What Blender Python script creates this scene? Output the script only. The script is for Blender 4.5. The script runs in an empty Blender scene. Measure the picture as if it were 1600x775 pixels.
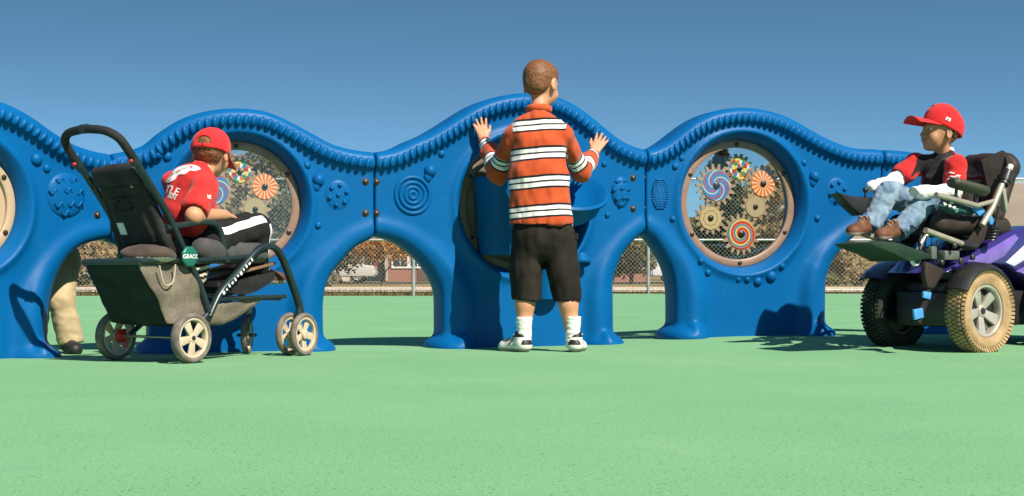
import bpy, bmesh, math, random
import numpy as np
from mathutils import Vector, Matrix, noise as mnoise
from mathutils.bvhtree import BVHTree

R = math.radians
sc = bpy.context.scene
COL = sc.collection
random.seed(7)
RNG = np.random.default_rng(7)
F, CH, HY, CX = 2380.0, 0.36, 430.0, 800.0      # focal length in photo px, eye height, horizon row, centre column


# ------------------------------------------------------------------ objects
def tag(o, label=None, cat=None, group=None, kind=None):
    if label: o['label'] = label
    if cat: o['category'] = cat
    if group: o['group'] = group
    if kind: o['kind'] = kind
    return o


def empty(name, loc, label, cat, group=None):
    o = bpy.data.objects.new(name, None)
    o.empty_display_size = .1
    o.location = loc
    COL.objects.link(o)
    return tag(o, label, cat, group)


def link(name, me, mats, parent=None, smooth=True):
    """link a mesh whose coordinates are in world space (or the parent's space when the parent sits at the origin)"""
    o = bpy.data.objects.new(name, me)
    COL.objects.link(o)
    if not isinstance(mats, (list, tuple)): mats = [mats]
    for m in mats: me.materials.append(m)
    if smooth:
        me.polygons.foreach_set('use_smooth', [True] * len(me.polygons))
    if parent is not None:
        o.parent = parent
        T = Matrix.Identity(4)
        p = parent
        while p is not None:
            T = p.matrix_basis @ T
            p = p.parent
        o.matrix_basis = T.inverted()
    return o


def mesh(name, v, f):
    me = bpy.data.meshes.new(name)
    me.from_pydata([tuple(map(float, p)) for p in v], [], [tuple(map(int, q)) for q in f])
    me.update()
    return me


class MB:
    """collects pieces of ONE part"""
    def __init__(s):
        s.v, s.f, s.mi, s.sharp = [], [], [], False
        s.m = 0

    def add(s, v, f):
        b = len(s.v)
        s.v += [tuple(map(float, p)) for p in v]
        s.f += [tuple(i + b for i in q) for q in f]
        s.mi += [s.m] * len(f)
        return s

    def box(s, c, h, M=None):
        c = Vector(c)
        v = [Vector((x * h[0], y * h[1], z * h[2])) for x in (-1, 1) for y in (-1, 1) for z in (-1, 1)]
        if M is not None: v = [M @ p for p in v]
        return s.add([c + p for p in v], [(0, 1, 3, 2), (4, 6, 7, 5), (0, 4, 5, 1), (2, 3, 7, 6), (0, 2, 6, 4), (1, 5, 7, 3)])

    def tube(s, pts, r, n=12, closed=False, flat=1.0, up=None, caps=True):
        pts = [Vector(p) for p in pts]
        N = len(pts)
        rs = r if isinstance(r, (list, tuple)) else [r] * N
        ring, prev = [], None
        for i, p in enumerate(pts):
            if closed: t = pts[(i + 1) % N] - pts[i - 1]
            else: t = pts[min(i + 1, N - 1)] - pts[max(i - 1, 0)]
            t.normalize()
            if up is not None: x = Vector(up) - t * t.dot(Vector(up))
            elif prev is None: x = t.orthogonal()
            else: x = prev - t * t.dot(prev)
            if x.length < 1e-6: x = t.orthogonal()
            x.normalize(); prev = x
            y = t.cross(x)
            ring.append([p + (x * math.cos(a) * flat + y * math.sin(a)) * rs[i] for a in (2 * math.pi * k / n for k in range(n))])
        v = [q for rr in ring for q in rr]
        f = []
        for i in range(N if closed else N - 1):
            j = (i + 1) % N
            for k in range(n):
                l = (k + 1) % n
                f.append((i * n + k, i * n + l, j * n + l, j * n + k))
        if caps and not closed:
            f.append(tuple(range(n - 1, -1, -1))); f.append(tuple((N - 1) * n + k for k in range(n)))
        return s.add(v, f)

    def lathe(s, c, ax, prof, n=40, ref=None):
        """prof: (radius, height along ax) pairs"""
        c, ax = Vector(c), Vector(ax).normalized()
        x = (Vector(ref) - ax * ax.dot(Vector(ref))).normalized() if ref is not None else ax.orthogonal().normalized()
        y = ax.cross(x)
        v = []
        for r, h in prof:
            v += [c + ax * h + (x * math.cos(a) + y * math.sin(a)) * max(r, 1e-5) for a in (2 * math.pi * k / n for k in range(n))]
        f = [(i * n + k, i * n + (k + 1) % n, (i + 1) * n + (k + 1) % n, (i + 1) * n + k) for i in range(len(prof) - 1) for k in range(n)]
        return s.add(v, f)

    def ell(s, c, r, M=None, n=12, m=8):
        c = Vector(c)
        v, f = [], []
        for i in range(m + 1):
            th = math.pi * i / m
            for k in range(n):
                a = 2 * math.pi * k / n
                p = Vector((r[0] * math.sin(th) * math.cos(a), r[1] * math.sin(th) * math.sin(a), r[2] * math.cos(th)))
                v.append(c + (M @ p if M is not None else p))
        for i in range(m):
            for k in range(n):
                f.append((i * n + k, (i + 1) * n + k, (i + 1) * n + (k + 1) % n, i * n + (k + 1) % n))
        return s.add(v, f)

    def prism(s, poly, d):
        """poly: 3-D points in order; d: thickness vector"""
        n = len(poly); d = Vector(d)
        a = [Vector(p) for p in poly]; b = [p + d for p in a]
        f = [tuple(range(n - 1, -1, -1)), tuple(range(n, 2 * n))] + [(i, (i + 1) % n, n + (i + 1) % n, n + i) for i in range(n)]
        return s.add(a + b, f)

    def build(s, name, mats, parent=None, smooth=True, bevel=0, seg=2, auto=None):
        me = mesh(name, s.v, s.f)
        if any(s.mi): me.polygons.foreach_set('material_index', s.mi)
        bm = bmesh.new(); bm.from_mesh(me)
        bmesh.ops.remove_doubles(bm, verts=bm.verts, dist=1e-5)
        bmesh.ops.recalc_face_normals(bm, faces=bm.faces)
        if bevel:
            es = [e for e in bm.edges if len(e.link_faces) == 2 and e.calc_face_angle(0) > .6]
            bmesh.ops.bevel(bm, geom=es, offset=bevel, segments=seg, profile=.5, affect='EDGES', clamp_overlap=True)
        bm.to_mesh(me); bm.free()
        o = link(name, me, mats, parent, smooth)
        if smooth:
            try: me.set_sharp_from_angle(angle=R(auto if auto else 42))
            except Exception: pass
        return o


# ------------------------------------------------------------------ pixel rays
def P(px, py, d):
    return Vector(((px - CX) / F * d, d, CH + (HY - py) / F * d))


class Plane:
    """vertical plane through p0 along the horizontal direction e; n points at the camera's side"""
    def __init__(s, p0, e):
        s.p0 = Vector((p0[0], p0[1], 0)); s.e = Vector((e[0], e[1], 0)).normalized()
        s.n = Vector((s.e.y, -s.e.x, 0))
        if s.n.y > 0: s.n = -s.n

    def hit(s, px, py, w=0.0):
        d = Vector(((px - CX) / F, 1, (HY - py) / F))
        o = Vector((0, 0, CH))
        q = s.p0 + s.n * w
        t = (q - o).dot(s.n) / d.dot(s.n)
        return o + d * t

    def loc(s, px, py, w=0.0):
        p = s.hit(px, py, w)
        return ((p - s.p0).dot(s.e), p.z)

    def at(s, u, z, w=0.0):
        p = s.p0 + s.e * u + s.n * w
        return Vector((p.x, p.y, z))


def spline(pts, n=8, closed=False):
    """Catmull-Rom through the points"""
    pts = [np.array(p, float) for p in pts]
    out = []
    N = len(pts)
    for i in range(N if closed else N - 1):
        if closed: p0, p1, p2, p3 = pts[i - 1], pts[i], pts[(i + 1) % N], pts[(i + 2) % N]
        else: p0, p1, p2, p3 = pts[max(i - 1, 0)], pts[i], pts[i + 1], pts[min(i + 2, N - 1)]
        for k in range(n):
            t = k / n
            out.append(.5 * (2 * p1 + (p2 - p0) * t + (2 * p0 - 5 * p1 + 4 * p2 - p3) * t * t + (3 * p1 - p0 - 3 * p2 + p3) * t ** 3))
    if not closed: out.append(pts[-1])
    return out


# ------------------------------------------------------------------ signed-distance fields
def smin(a, b, k):
    h = np.clip(.5 + .5 * (b - a) / k, 0, 1)
    return b + (a - b) * h - k * h * (1 - h)


class Field:
    def __init__(s, lo, hi, h):
        s.lo = np.array(lo, np.float32); s.h = h
        s.n = np.ceil((np.array(hi) - np.array(lo)) / h).astype(int) + 1
        s.ax = [s.lo[i] + h * np.arange(s.n[i], dtype=np.float32) for i in range(3)]
        s.d = np.full(s.n, .3, np.float32)

    def _sl(s, lo, hi):
        a = np.clip(np.floor((np.array(lo) - s.lo) / s.h).astype(int), 0, s.n)
        b = np.clip(np.ceil((np.array(hi) - s.lo) / s.h).astype(int) + 1, 0, s.n)
        return tuple(slice(i, j) for i, j in zip(a, b))

    def _pts(s, sl):
        x, y, z = (s.ax[i][sl[i]] for i in range(3))
        return x[:, None, None], y[None, :, None], z[None, None, :]

    def _put(s, sl, v, k, sub=False):
        if sub: s.d[sl] = -smin(-s.d[sl], v, k)
        else: s.d[sl] = smin(s.d[sl], v, k)

    def cone(s, a, b, ra, rb=None, k=.015, sq=None, sub=False):
        """tapered capsule; sq=(direction, factor>1) flattens it along that direction"""
        rb = ra if rb is None else rb
        a, b = np.array(a, float), np.array(b, float)
        m = max(ra, rb) + .05 + k
        sl = s._sl(np.minimum(a, b) - m, np.maximum(a, b) + m)
        x, y, z = s._pts(sl)
        if x.size * y.size * z.size == 0: return s
        ab = b - a
        if sq is not None:
            v = np.array(sq[0], float); v /= np.linalg.norm(v); q = sq[1] - 1
            dt = (x - a[0]) * v[0] + (y - a[1]) * v[1] + (z - a[2]) * v[2]
            # keep the axis itself unsquashed
            L = max(ab @ ab, 1e-9)
            t0 = np.clip(((x - a[0]) * ab[0] + (y - a[1]) * ab[1] + (z - a[2]) * ab[2]) / L, 0, 1)
            dt = dt - t0 * (ab @ v)
            x, y, z = x + q * dt * v[0], y + q * dt * v[1], z + q * dt * v[2]
        L = max(ab @ ab, 1e-9)
        t = np.clip(((x - a[0]) * ab[0] + (y - a[1]) * ab[1] + (z - a[2]) * ab[2]) / L, 0, 1)
        v = np.sqrt((x - a[0] - t * ab[0]) ** 2 + (y - a[1] - t * ab[1]) ** 2 + (z - a[2] - t * ab[2]) ** 2) - (ra + (rb - ra) * t)
        s._put(sl, v.astype(np.float32), k, sub)
        return s

    def chain(s, pts, rs, k=.015, sq=None):
        for i in range(len(pts) - 1): s.cone(pts[i], pts[i + 1], rs[i], rs[i + 1], k, sq)
        return s

    def ell(s, c, r, M=None, k=.015, sub=False):
        """ellipsoid; columns of M are its axes"""
        c = np.array(c, float); r = np.array(r, float)
        m = r.max() + .05 + k
        sl = s._sl(c - m, c + m)
        x, y, z = s._pts(sl)
        if x.size * y.size * z.size == 0: return s
        x, y, z = x - c[0], y - c[1], z - c[2]
        if M is None: M = np.eye(3)
        M = np.array(M, float)
        a = [x * M[0, i] + y * M[1, i] + z * M[2, i] for i in range(3)]
        k0 = np.sqrt(sum((a[i] / r[i]) ** 2 for i in range(3)))
        k1 = np.sqrt(sum((a[i] / r[i] ** 2) ** 2 for i in range(3))) + 1e-9
        v = k0 * (k0 - 1) / k1
        s._put(sl, v.astype(np.float32), k, sub)
        return s

    def clip(s, p, n, k=.004):
        """keep the side the normal points away from"""
        p = np.array(p, float); n = np.array(n, float); n /= np.linalg.norm(n)
        x, y, z = s._pts((slice(None),) * 3)
        v = ((x - p[0]) * n[0] + (y - p[1]) * n[1] + (z - p[2]) * n[2]).astype(np.float32)
        s.d = -smin(-s.d, -v, k)
        return s

    def nets(s, smooth=1):
        d = s.d.copy()
        for i in range(3):      # never open at the border
            sl = [slice(None)] * 3
            sl[i] = 0; d[tuple(sl)] = np.maximum(d[tuple(sl)], s.h * .5)
            sl[i] = -1; d[tuple(sl)] = np.maximum(d[tuple(sl)], s.h * .5)
        ins = d < 0
        n = d.shape
        cnt = np.zeros([q - 1 for q in n], np.int8)
        for i in (0, 1):
            for j in (0, 1):
                for k in (0, 1):
                    cnt += ins[i:n[0] - 1 + i, j:n[1] - 1 + j, k:n[2] - 1 + k]
        act = np.argwhere((cnt > 0) & (cnt < 8))
        idx = np.full(cnt.shape, -1, np.int64)
        idx[tuple(act.T)] = np.arange(len(act))
        acc = np.zeros((len(act), 3)); num = np.zeros(len(act))
        for axis in range(3):
            oth = [a for a in range(3) if a != axis]
            for p in (0, 1):
                for q in (0, 1):
                    o0 = np.zeros(3, int); o0[oth[0]] = p; o0[oth[1]] = q
                    o1 = o0.copy(); o1[axis] = 1
                    A = d[tuple((act + o0).T)]; B = d[tuple((act + o1).T)]
                    m = (A < 0) != (B < 0)
                    t = np.where(m, A / np.where(m, A - B, 1), 0)
                    pt = o0[None, :] + t[:, None] * (o1 - o0)[None, :]
                    acc += np.where(m[:, None], pt, 0); num += m
        V = (act + acc / num[:, None]) * s.h + s.lo
        quads = []
        for axis in range(3):
            b, c = [(1, 2), (2, 0), (0, 1)][axis]
            sl0 = [slice(None)] * 3; sl1 = [slice(None)] * 3
            sl0[axis] = slice(0, n[axis] - 1); sl1[axis] = slice(1, n[axis])
            A = ins[tuple(sl0)]; B = ins[tuple(sl1)]
            e = np.argwhere(A != B)
            e = e[(e[:, b] > 0) & (e[:, c] > 0) & (e[:, b] < n[b] - 1) & (e[:, c] < n[c] - 1)]
            flip = A[tuple(e.T)]
            def cell(db, dc):
                q = e.copy(); q[:, b] -= db; q[:, c] -= dc
                return idx[tuple(q.T)]
            Q = np.stack([cell(1, 1), cell(0, 1), cell(0, 0), cell(1, 0)], 1)
            Q[~flip] = Q[~flip][:, ::-1]
            quads.append(Q)
        Q = np.concatenate(quads)
        for _ in range(smooth):
            S = np.zeros_like(V); C = np.zeros(len(V))
            for a in range(4):
                i, j = Q[:, a], Q[:, (a + 1) % 4]
                for q in range(3):
                    S[:, q] += np.bincount(i, V[j, q], len(V)) + np.bincount(j, V[i, q], len(V))
                C += np.bincount(i, minlength=len(V)) + np.bincount(j, minlength=len(V))
            V = .5 * V + .5 * S / np.maximum(C, 1)[:, None]
        return V, Q

    def build(s, name, mats, parent=None, smooth=1, wob=0, wscale=20, pick=None, attr=None, wdir=None, largest=True):
        V, Q = s.nets(smooth)
        if largest and len(V):        # drop stray islands
            lab = np.arange(len(V))
            while True:
                new = lab.copy()
                m = lab[Q].min(1)
                for a in range(4): np.minimum.at(new, Q[:, a], m)
                new = new[new]
                if (new == lab).all(): break
                lab = new
            big = np.bincount(lab).argmax()
            keep = lab == big
            if not keep.all():
                mp = np.cumsum(keep) - 1
                Q = mp[Q[keep[Q[:, 0]]]]; V = V[keep]
        if wob:
            N = np.zeros_like(V)
            a, b, c, e = (V[Q[:, i]] for i in range(4))
            fn = np.cross(c - a, e - b)
            for i in range(4):
                for q in range(3): N[:, q] += np.bincount(Q[:, i], fn[:, q], len(V))
            N /= np.linalg.norm(N, axis=1)[:, None] + 1e-12
            sc_ = np.ones(3) * wscale if wdir is None else np.array(wdir) * wscale
            w = np.array([mnoise.noise(Vector(p * sc_)) + .5 * mnoise.noise(Vector(p * sc_ * 2.1)) for p in V])
            V = V + N * (w * wob)[:, None]
        me = bpy.data.meshes.new(name)
        me.vertices.add(len(V)); me.vertices.foreach_set('co', V.astype(np.float32).ravel())
        me.loops.add(len(Q) * 4); me.loops.foreach_set('vertex_index', Q.astype(np.int32).ravel())
        me.polygons.add(len(Q)); me.polygons.foreach_set('loop_start', np.arange(0, len(Q) * 4, 4, dtype=np.int32))
        me.update(calc_edges=True); me.validate()
        if pick is not None:
            cen = V[Q].mean(1)
            me.polygons.foreach_set('material_index', pick(cen).astype(np.int32))
        if attr is not None:
            for nm, fn_ in attr.items():
                at = me.attributes.new(nm, 'FLOAT', 'POINT')
                at.data.foreach_set('value', fn_(V).astype(np.float32))
        return link(name, me, mats, parent)


# ------------------------------------------------------------------ materials
def _new(name):
    m = bpy.data.materials.new(name); m.use_nodes = True
    nt = m.node_tree
    return m, nt, nt.nodes, nt.links, nt.nodes['Principled BSDF']


def mat(name, c, rough=.5, c2=None, scale=8, detail=4, spec=.5, metal=0, bump=0, bscale=200, bdist=.002, coat=0, coords='Object', lo=.35, hi=.65, sheen=0, stretch=None):
    m, nt, N, L, b = _new(name)
    b.inputs['Base Color'].default_value = (*c, 1)
    b.inputs['Roughness'].default_value = rough
    b.inputs['Metallic'].default_value = metal
    b.inputs['Specular IOR Level'].default_value = spec
    b.inputs['Coat Weight'].default_value = coat
    b.inputs['Sheen Weight'].default_value = sheen
    tc = N.new('ShaderNodeTexCoord')
    src = tc.outputs[coords]
    if stretch:
        mp = N.new('ShaderNodeMapping'); mp.inputs['Scale'].default_value = stretch
        L.new(src, mp.inputs['Vector']); src = mp.outputs['Vector']
    if c2 is not None:
        n = N.new('ShaderNodeTexNoise'); n.inputs['Scale'].default_value = scale; n.inputs['Detail'].default_value = detail
        L.new(src, n.inputs['Vector'])
        r = N.new('ShaderNodeValToRGB')
        r.color_ramp.elements[0].position = lo; r.color_ramp.elements[0].color = (*c, 1)
        r.color_ramp.elements[1].position = hi; r.color_ramp.elements[1].color = (*c2, 1)
        L.new(n.outputs['Fac'], r.inputs['Fac']); L.new(r.outputs['Color'], b.inputs['Base Color'])
    if bump:
        n2 = N.new('ShaderNodeTexNoise'); n2.inputs['Scale'].default_value = bscale; n2.inputs['Detail'].default_value = 3
        L.new(src, n2.inputs['Vector'])
        bp = N.new('ShaderNodeBump'); bp.inputs['Strength'].default_value = bump; bp.inputs['Distance'].default_value = bdist
        L.new(n2.outputs['Fac'], bp.inputs['Height']); L.new(bp.outputs['Normal'], b.inputs['Normal'])
    return m


def ramp(N, stops, interp='CONSTANT'):
    r = N.new('ShaderNodeValToRGB'); cr = r.color_ramp; cr.interpolation = interp
    while len(cr.elements) < len(stops): cr.elements.new(.5)
    for e, (p, c) in zip(cr.elements, stops): e.position = p; e.color = (*c, 1)
    return r


def math_node(N, L, op, a, b=None, c=None):
    n = N.new('ShaderNodeMath'); n.operation = op
    for i, v in enumerate((a, b, c)):
        if v is None: continue
        if isinstance(v, (int, float)): n.inputs[i].default_value = v
        else: L.new(v, n.inputs[i])
    return n.outputs[0]


def smooth01(t):
    t = min(max(t, 0), 1); return t * t * (3 - 2 * t)


def ground_z(x, y):
    return .035 * smooth01((y - 7.05) / 1.0) * smooth01((x - .2) / 1.0)
# ------------------------------------------------------------------ camera, light, sky
cam = bpy.data.cameras.new('camera'); co = bpy.data.objects.new('camera', cam); COL.objects.link(co)
cam.sensor_width = 36; cam.lens = 36 * F / 1600; cam.shift_y = (HY - 387.5) / 1600
cam.clip_end = 6000; cam.clip_start = .05
co.location = (0, 0, CH); co.rotation_euler = (R(90), 0, 0)
sc.camera = co
SUN = Vector((.43, -.56, .72)).normalized()
sl = bpy.data.lights.new('sun', 'SUN'); so = bpy.data.objects.new('sun', sl); COL.objects.link(so)
sl.energy = 4.6; sl.angle = R(.5); sl.color = (1, .93, .82)
so.rotation_euler = SUN.to_track_quat('Z', 'Y').to_euler()
elev = math.asin(SUN.z); azim = math.atan2(SUN.x, SUN.y)
w = bpy.data.worlds.new('World'); sc.world = w; w.use_nodes = True
N, L = w.node_tree.nodes, w.node_tree.links
sky = N.new('ShaderNodeTexSky'); sky.sky_type = 'NISHITA'; sky.sun_disc = False
sky.sun_elevation = elev; sky.sun_rotation = azim
sky.altitude = 1400; sky.air_density = 1.0; sky.dust_density = .2; sky.ozone_density = 1.0
tc = N.new('ShaderNodeTexCoord'); mp = N.new('ShaderNodeMapping'); mp.vector_type = 'POINT'
mp.inputs['Scale'].default_value = (1, 1, 2.6); mp.inputs['Location'].default_value = (0, 0, .06)
L.new(tc.outputs['Generated'], mp.inputs['Vector']); L.new(mp.outputs['Vector'], sky.inputs['Vector'])
bg = N['Background']; bg.inputs['Strength'].default_value = .085
tint = N.new('ShaderNodeMixRGB'); tint.blend_type = 'MULTIPLY'; tint.inputs[0].default_value = 1; tint.inputs[2].default_value = (.69, 1.01, 1.0, 1)
L.new(sky.outputs['Color'], tint.inputs[1]); L.new(tint.outputs[0], bg.inputs['Color'])
sc.view_settings.view_transform = 'Standard'; sc.view_settings.look = 'None'
sc.view_settings.exposure = 0.75; sc.view_settings.gamma = 1; sc.view_settings.use_curve_mapping = False
sc.cycles.use_denoising = True
sc.cycles.max_bounces = 8; sc.cycles.transparent_max_bounces = 16

# ------------------------------------------------------------------ ground
def sheet(name, xs, ys, zf, m, kind='structure'):
    v = [(x, y, zf(x, y)) for y in ys for x in xs]
    nx = len(xs)
    f = [(j * nx + i, j * nx + i + 1, (j + 1) * nx + i + 1, (j + 1) * nx + i) for j in range(len(ys) - 1) for i in range(nx - 1)]
    o = link(name, mesh(name, v, f), m)
    return tag(o, kind=kind)


def court_material():
    m, nt, N, L, b = _new('court_rubber')
    tc = N.new('ShaderNodeTexCoord')
    def noise(s, d=3, rough=.6):
        n = N.new('ShaderNodeTexNoise'); n.inputs['Scale'].default_value = s; n.inputs['Detail'].default_value = d; n.inputs['Roughness'].default_value = rough
        L.new(tc.outputs['Object'], n.inputs['Vector']); return n.outputs['Fac']
    big = ramp(N, [(.3, COURT_A), (.7, COURT_B)], 'LINEAR'); L.new(noise(.9, 5), big.inputs['Fac'])
    fine = ramp(N, [(.30, (.50, .56, .50)), (.5, (1, 1, 1)), (.72, (1.28, 1.22, 1.26))], 'LINEAR'); L.new(noise(150, 4, .8), fine.inputs['Fac'])
    mul = N.new('ShaderNodeMixRGB'); mul.blend_type = 'MULTIPLY'; mul.inputs[0].default_value = 1
    L.new(big.outputs[0], mul.inputs[1]); L.new(fine.outputs[0], mul.inputs[2])
    vor = N.new('ShaderNodeTexVoronoi'); vor.inputs['Scale'].default_value = 46; L.new(tc.outputs['Object'], vor.inputs['Vector'])
    sp = ramp(N, [(0, (.1, .16, .1)), (.10, (.15, .2, .15)), (.17, (1, 1, 1))], 'LINEAR'); L.new(vor.outputs['Distance'], sp.inputs['Fac'])
    mul2 = N.new('ShaderNodeMixRGB'); mul2.blend_type = 'MULTIPLY'; mul2.inputs[0].default_value = .75
    L.new(mul.outputs[0], mul2.inputs[1]); L.new(sp.outputs[0], mul2.inputs[2])
    # faint scuffs and worn, greyer patches
    mp = N.new('ShaderNodeMapping'); mp.inputs['Scale'].default_value = (.55, 2.2, 1); mp.inputs['Rotation'].default_value = (0, 0, .25); L.new(tc.outputs['Object'], mp.inputs['Vector'])
    sn = N.new('ShaderNodeTexNoise'); sn.inputs['Scale'].default_value = 2.6; sn.inputs['Detail'].default_value = 9; sn.inputs['Roughness'].default_value = .7; L.new(mp.outputs[0], sn.inputs['Vector'])
    sr = ramp(N, [(.56, (0, 0, 0)), (.78, (.5, .5, .5))], 'LINEAR'); L.new(sn.outputs['Fac'], sr.inputs['Fac'])
    mx = N.new('ShaderNodeMixRGB'); L.new(sr.outputs[0], mx.inputs[0]); L.new(mul2.outputs[0], mx.inputs[1]); mx.inputs[2].default_value = (.115, .29, .15, 1)
    v2 = N.new('ShaderNodeTexVoronoi'); v2.inputs['Scale'].default_value = 4.2; L.new(tc.outputs['Object'], v2.inputs['Vector'])
    s2 = ramp(N, [(0, (.8, .8, .8)), (.022, (.6, .6, .6)), (.045, (0, 0, 0))], 'LINEAR'); L.new(v2.outputs['Distance'], s2.inputs['Fac'])
    m2 = N.new('ShaderNodeMixRGB'); L.new(s2.outputs[0], m2.inputs[0]); L.new(mx.outputs[0], m2.inputs[1]); m2.inputs[2].default_value = (.10, .22, .10, 1)
    L.new(m2.outputs[0], b.inputs['Base Color'])
    b.inputs['Roughness'].default_value = .92; b.inputs['Specular IOR Level'].default_value = .2
    bp = N.new('ShaderNodeBump'); bp.inputs['Strength'].default_value = .35; bp.inputs['Distance'].default_value = .004
    L.new(noise(110, 4, .75), bp.inputs['Height']); L.new(bp.outputs['Normal'], b.inputs['Normal'])
    return m


COURT_A, COURT_B = (.152, .335, .163), (.188, .378, .195)
xs = [-30 + i * 3 for i in range(10)] + [-3 + .3 * i for i in range(27)] + [6 + 2 * i for i in range(13)]
ys = [-20, -8, -2, 0, 2, 4, 6, 6.6] + [7 + .15 * i for i in range(14)] + [10, 14, 20, 26.6]
sheet('court', xs, ys, ground_z, court_material())
dry = mat('dry_grass', (.30, .22, .10), .95, (.16, .13, .06), 3, 8, .1, bump=.5, bscale=30, bdist=.05)
FENCE_Y = 26.75
def far_z(x, y): return .02 - .03
sheet('terrain', [-2500, -300, -80, -30, 0, 30, 80, 300, 2500], [-600, -100, 26.4, 40, 80, 160, 400, 2500], lambda x, y: -.03 if y < 300 else -.03, dry)
gravel = mat('gravel', (.62, .50, .36), .95, (.48, .37, .25), 2.5, 8, .1, bump=.3, bscale=40, bdist=.02)
sheet('path', [-120, 0, 120], [33, 47], lambda x, y: .0, gravel)
asph = mat('asphalt', (.07, .068, .065), .9, (.05, .05, .048), 4, 6, .2)
sheet('road', [-150, 0, 150], [70, 82], lambda x, y: .0, asph)

# hills far off
def hill(name, y0, depth, ridge, m, x0, x1, n=60):
    v = []; rows = 7
    for j in range(rows):
        t = j / (rows - 1)
        for i in range(n + 1):
            x = x0 + (x1 - x0) * i / n
            h = ridge(x) * (math.sin(math.pi / 2 * min(t * 1.6, 1))) * (1 if t < .7 else 1 - (t - .7) * .6)
            h += (mnoise.noise(Vector((x * .01, y0 + t * 3, 0)))) * ridge(x) * .1 * t
            v.append((x, y0 + depth * t, h - .3))
    f = [(j * (n + 1) + i, j * (n + 1) + i + 1, (j + 1) * (n + 1) + i + 1, (j + 1) * (n + 1) + i) for j in range(rows - 1) for i in range(n)]
    return tag(link(name, mesh(name, v, f), m), kind='structure')


hb = mat('hill_brown', (.33, .25, .19), 1, (.22, .17, .13), .02, 8, .05)
hg = mat('hill_grey', (.30, .36, .36), 1, (.24, .30, .30), .01, 8, .05)
def ridge_a(x): return 26 * smooth01((x - 40) / 90) * (1 + .08 * math.sin(x * .05))
def ridge_b(x): return 76 * smooth01((x - 120) / 190) * (1 + .05 * math.sin(x * .021 + 1))
hill('hill_slope', 330, 200, ridge_a, hb, 20, 500)
hill('mountain', 900, 500, ridge_b, hg, 110, 1400)
# ------------------------------------------------------------------ the blue play wall
BLUE = (.0004, .092, .275)
def plastic():
    m, nt, N, L, b = _new('blue_plastic')
    tc = N.new('ShaderNodeTexCoord')
    n = N.new('ShaderNodeTexNoise'); n.inputs['Scale'].default_value = 3.5; n.inputs['Detail'].default_value = 6
    L.new(tc.outputs['Object'], n.inputs['Vector'])
    r = ramp(N, [(.3, (BLUE[0], BLUE[1] * .93, BLUE[2] * .93)), (.7, (BLUE[0] + .001, BLUE[1] * 1.1, BLUE[2] * 1.06))], 'LINEAR')
    L.new(n.outputs['Fac'], r.inputs['Fac'])
    # pale scuffs
    s = N.new('ShaderNodeTexNoise'); s.inputs['Scale'].default_value = 9; s.inputs['Detail'].default_value = 9; s.inputs['Roughness'].default_value = .72
    L.new(tc.outputs['Object'], s.inputs['Vector'])
    sr = ramp(N, [(.60, (0, 0, 0)), (.78, (.5, .5, .5))], 'LINEAR'); L.new(s.outputs['Fac'], sr.inputs['Fac'])
    mx = N.new('ShaderNodeMixRGB'); L.new(sr.outputs[0], mx.inputs[0]); L.new(r.outputs[0], mx.inputs[1]); mx.inputs[2].default_value = (.03, .12, .27, 1)
    # fine scratches and dusty rubs
    sm = N.new('ShaderNodeMapping'); sm.inputs['Rotation'].default_value = (.3, .5, .2); sm.inputs['Scale'].default_value = (60, 60, 2.5); L.new(tc.outputs['Object'], sm.inputs['Vector'])
    s3 = N.new('ShaderNodeTexNoise'); s3.inputs['Scale'].default_value = 1.6; s3.inputs['Detail'].default_value = 5; L.new(sm.outputs[0], s3.inputs['Vector'])
    r3 = ramp(N, [(.66, (0, 0, 0)), (.74, (.35, .35, .35))], 'LINEAR'); L.new(s3.outputs['Fac'], r3.inputs['Fac'])
    s4 = N.new('ShaderNodeTexNoise'); s4.inputs['Scale'].default_value = 3.2; s4.inputs['Detail'].default_value = 4; L.new(tc.outputs['Object'], s4.inputs['Vector'])
    r4 = ramp(N, [(.5, (0, 0, 0)), (.62, (1, 1, 1))], 'LINEAR'); L.new(s4.outputs['Fac'], r4.inputs['Fac'])
    mx2 = N.new('ShaderNodeMixRGB'); L.new(math_node(N, L, 'MULTIPLY', r3.outputs[0], r4.outputs[0]), mx2.inputs[0]); L.new(mx.outputs[0], mx2.inputs[1]); mx2.inputs[2].default_value = (.06, .16, .30, 1)
    L.new(mx2.outputs[0], b.inputs['Base Color'])
    b.inputs['Roughness'].default_value = .42; b.inputs['Specular IOR Level'].default_value = .13
    f = N.new('ShaderNodeTexNoise'); f.inputs['Scale'].default_value = 260; f.inputs['Detail'].default_value = 2
    L.new(tc.outputs['Object'], f.inputs['Vector'])
    bp = N.new('ShaderNodeBump'); bp.inputs['Strength'].default_value = .12; bp.inputs['Distance'].default_value = .001
    L.new(f.outputs['Fac'], bp.inputs['Height']); L.new(bp.outputs['Normal'], b.inputs['Normal'])
    return m


M_BLUE = plastic()
M_TAN = mat('tan_ring', (.28, .175, .125), .45, (.22, .135, .095), 12, 5)
M_BEIGE = mat('beige_disc', (.47, .34, .22), .55, (.42, .30, .19), 5, 6)
M_DARKTAN = mat('olive_brown_board', (.17, .13, .08), .6, (.13, .10, .06), 6, 5)
M_BOLT = mat('bolt_metal', (.07, .065, .06), .42, metal=.7)
M_DBOLT = mat('dark_bolt', (.05, .04, .035), .4, metal=.6)
M_GEAR = mat('gear_brown', (.44, .29, .185), .6, (.34, .22, .14), 30, 4)
M_DARK = mat('seam_dark', (.01, .02, .05), .8)


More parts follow.
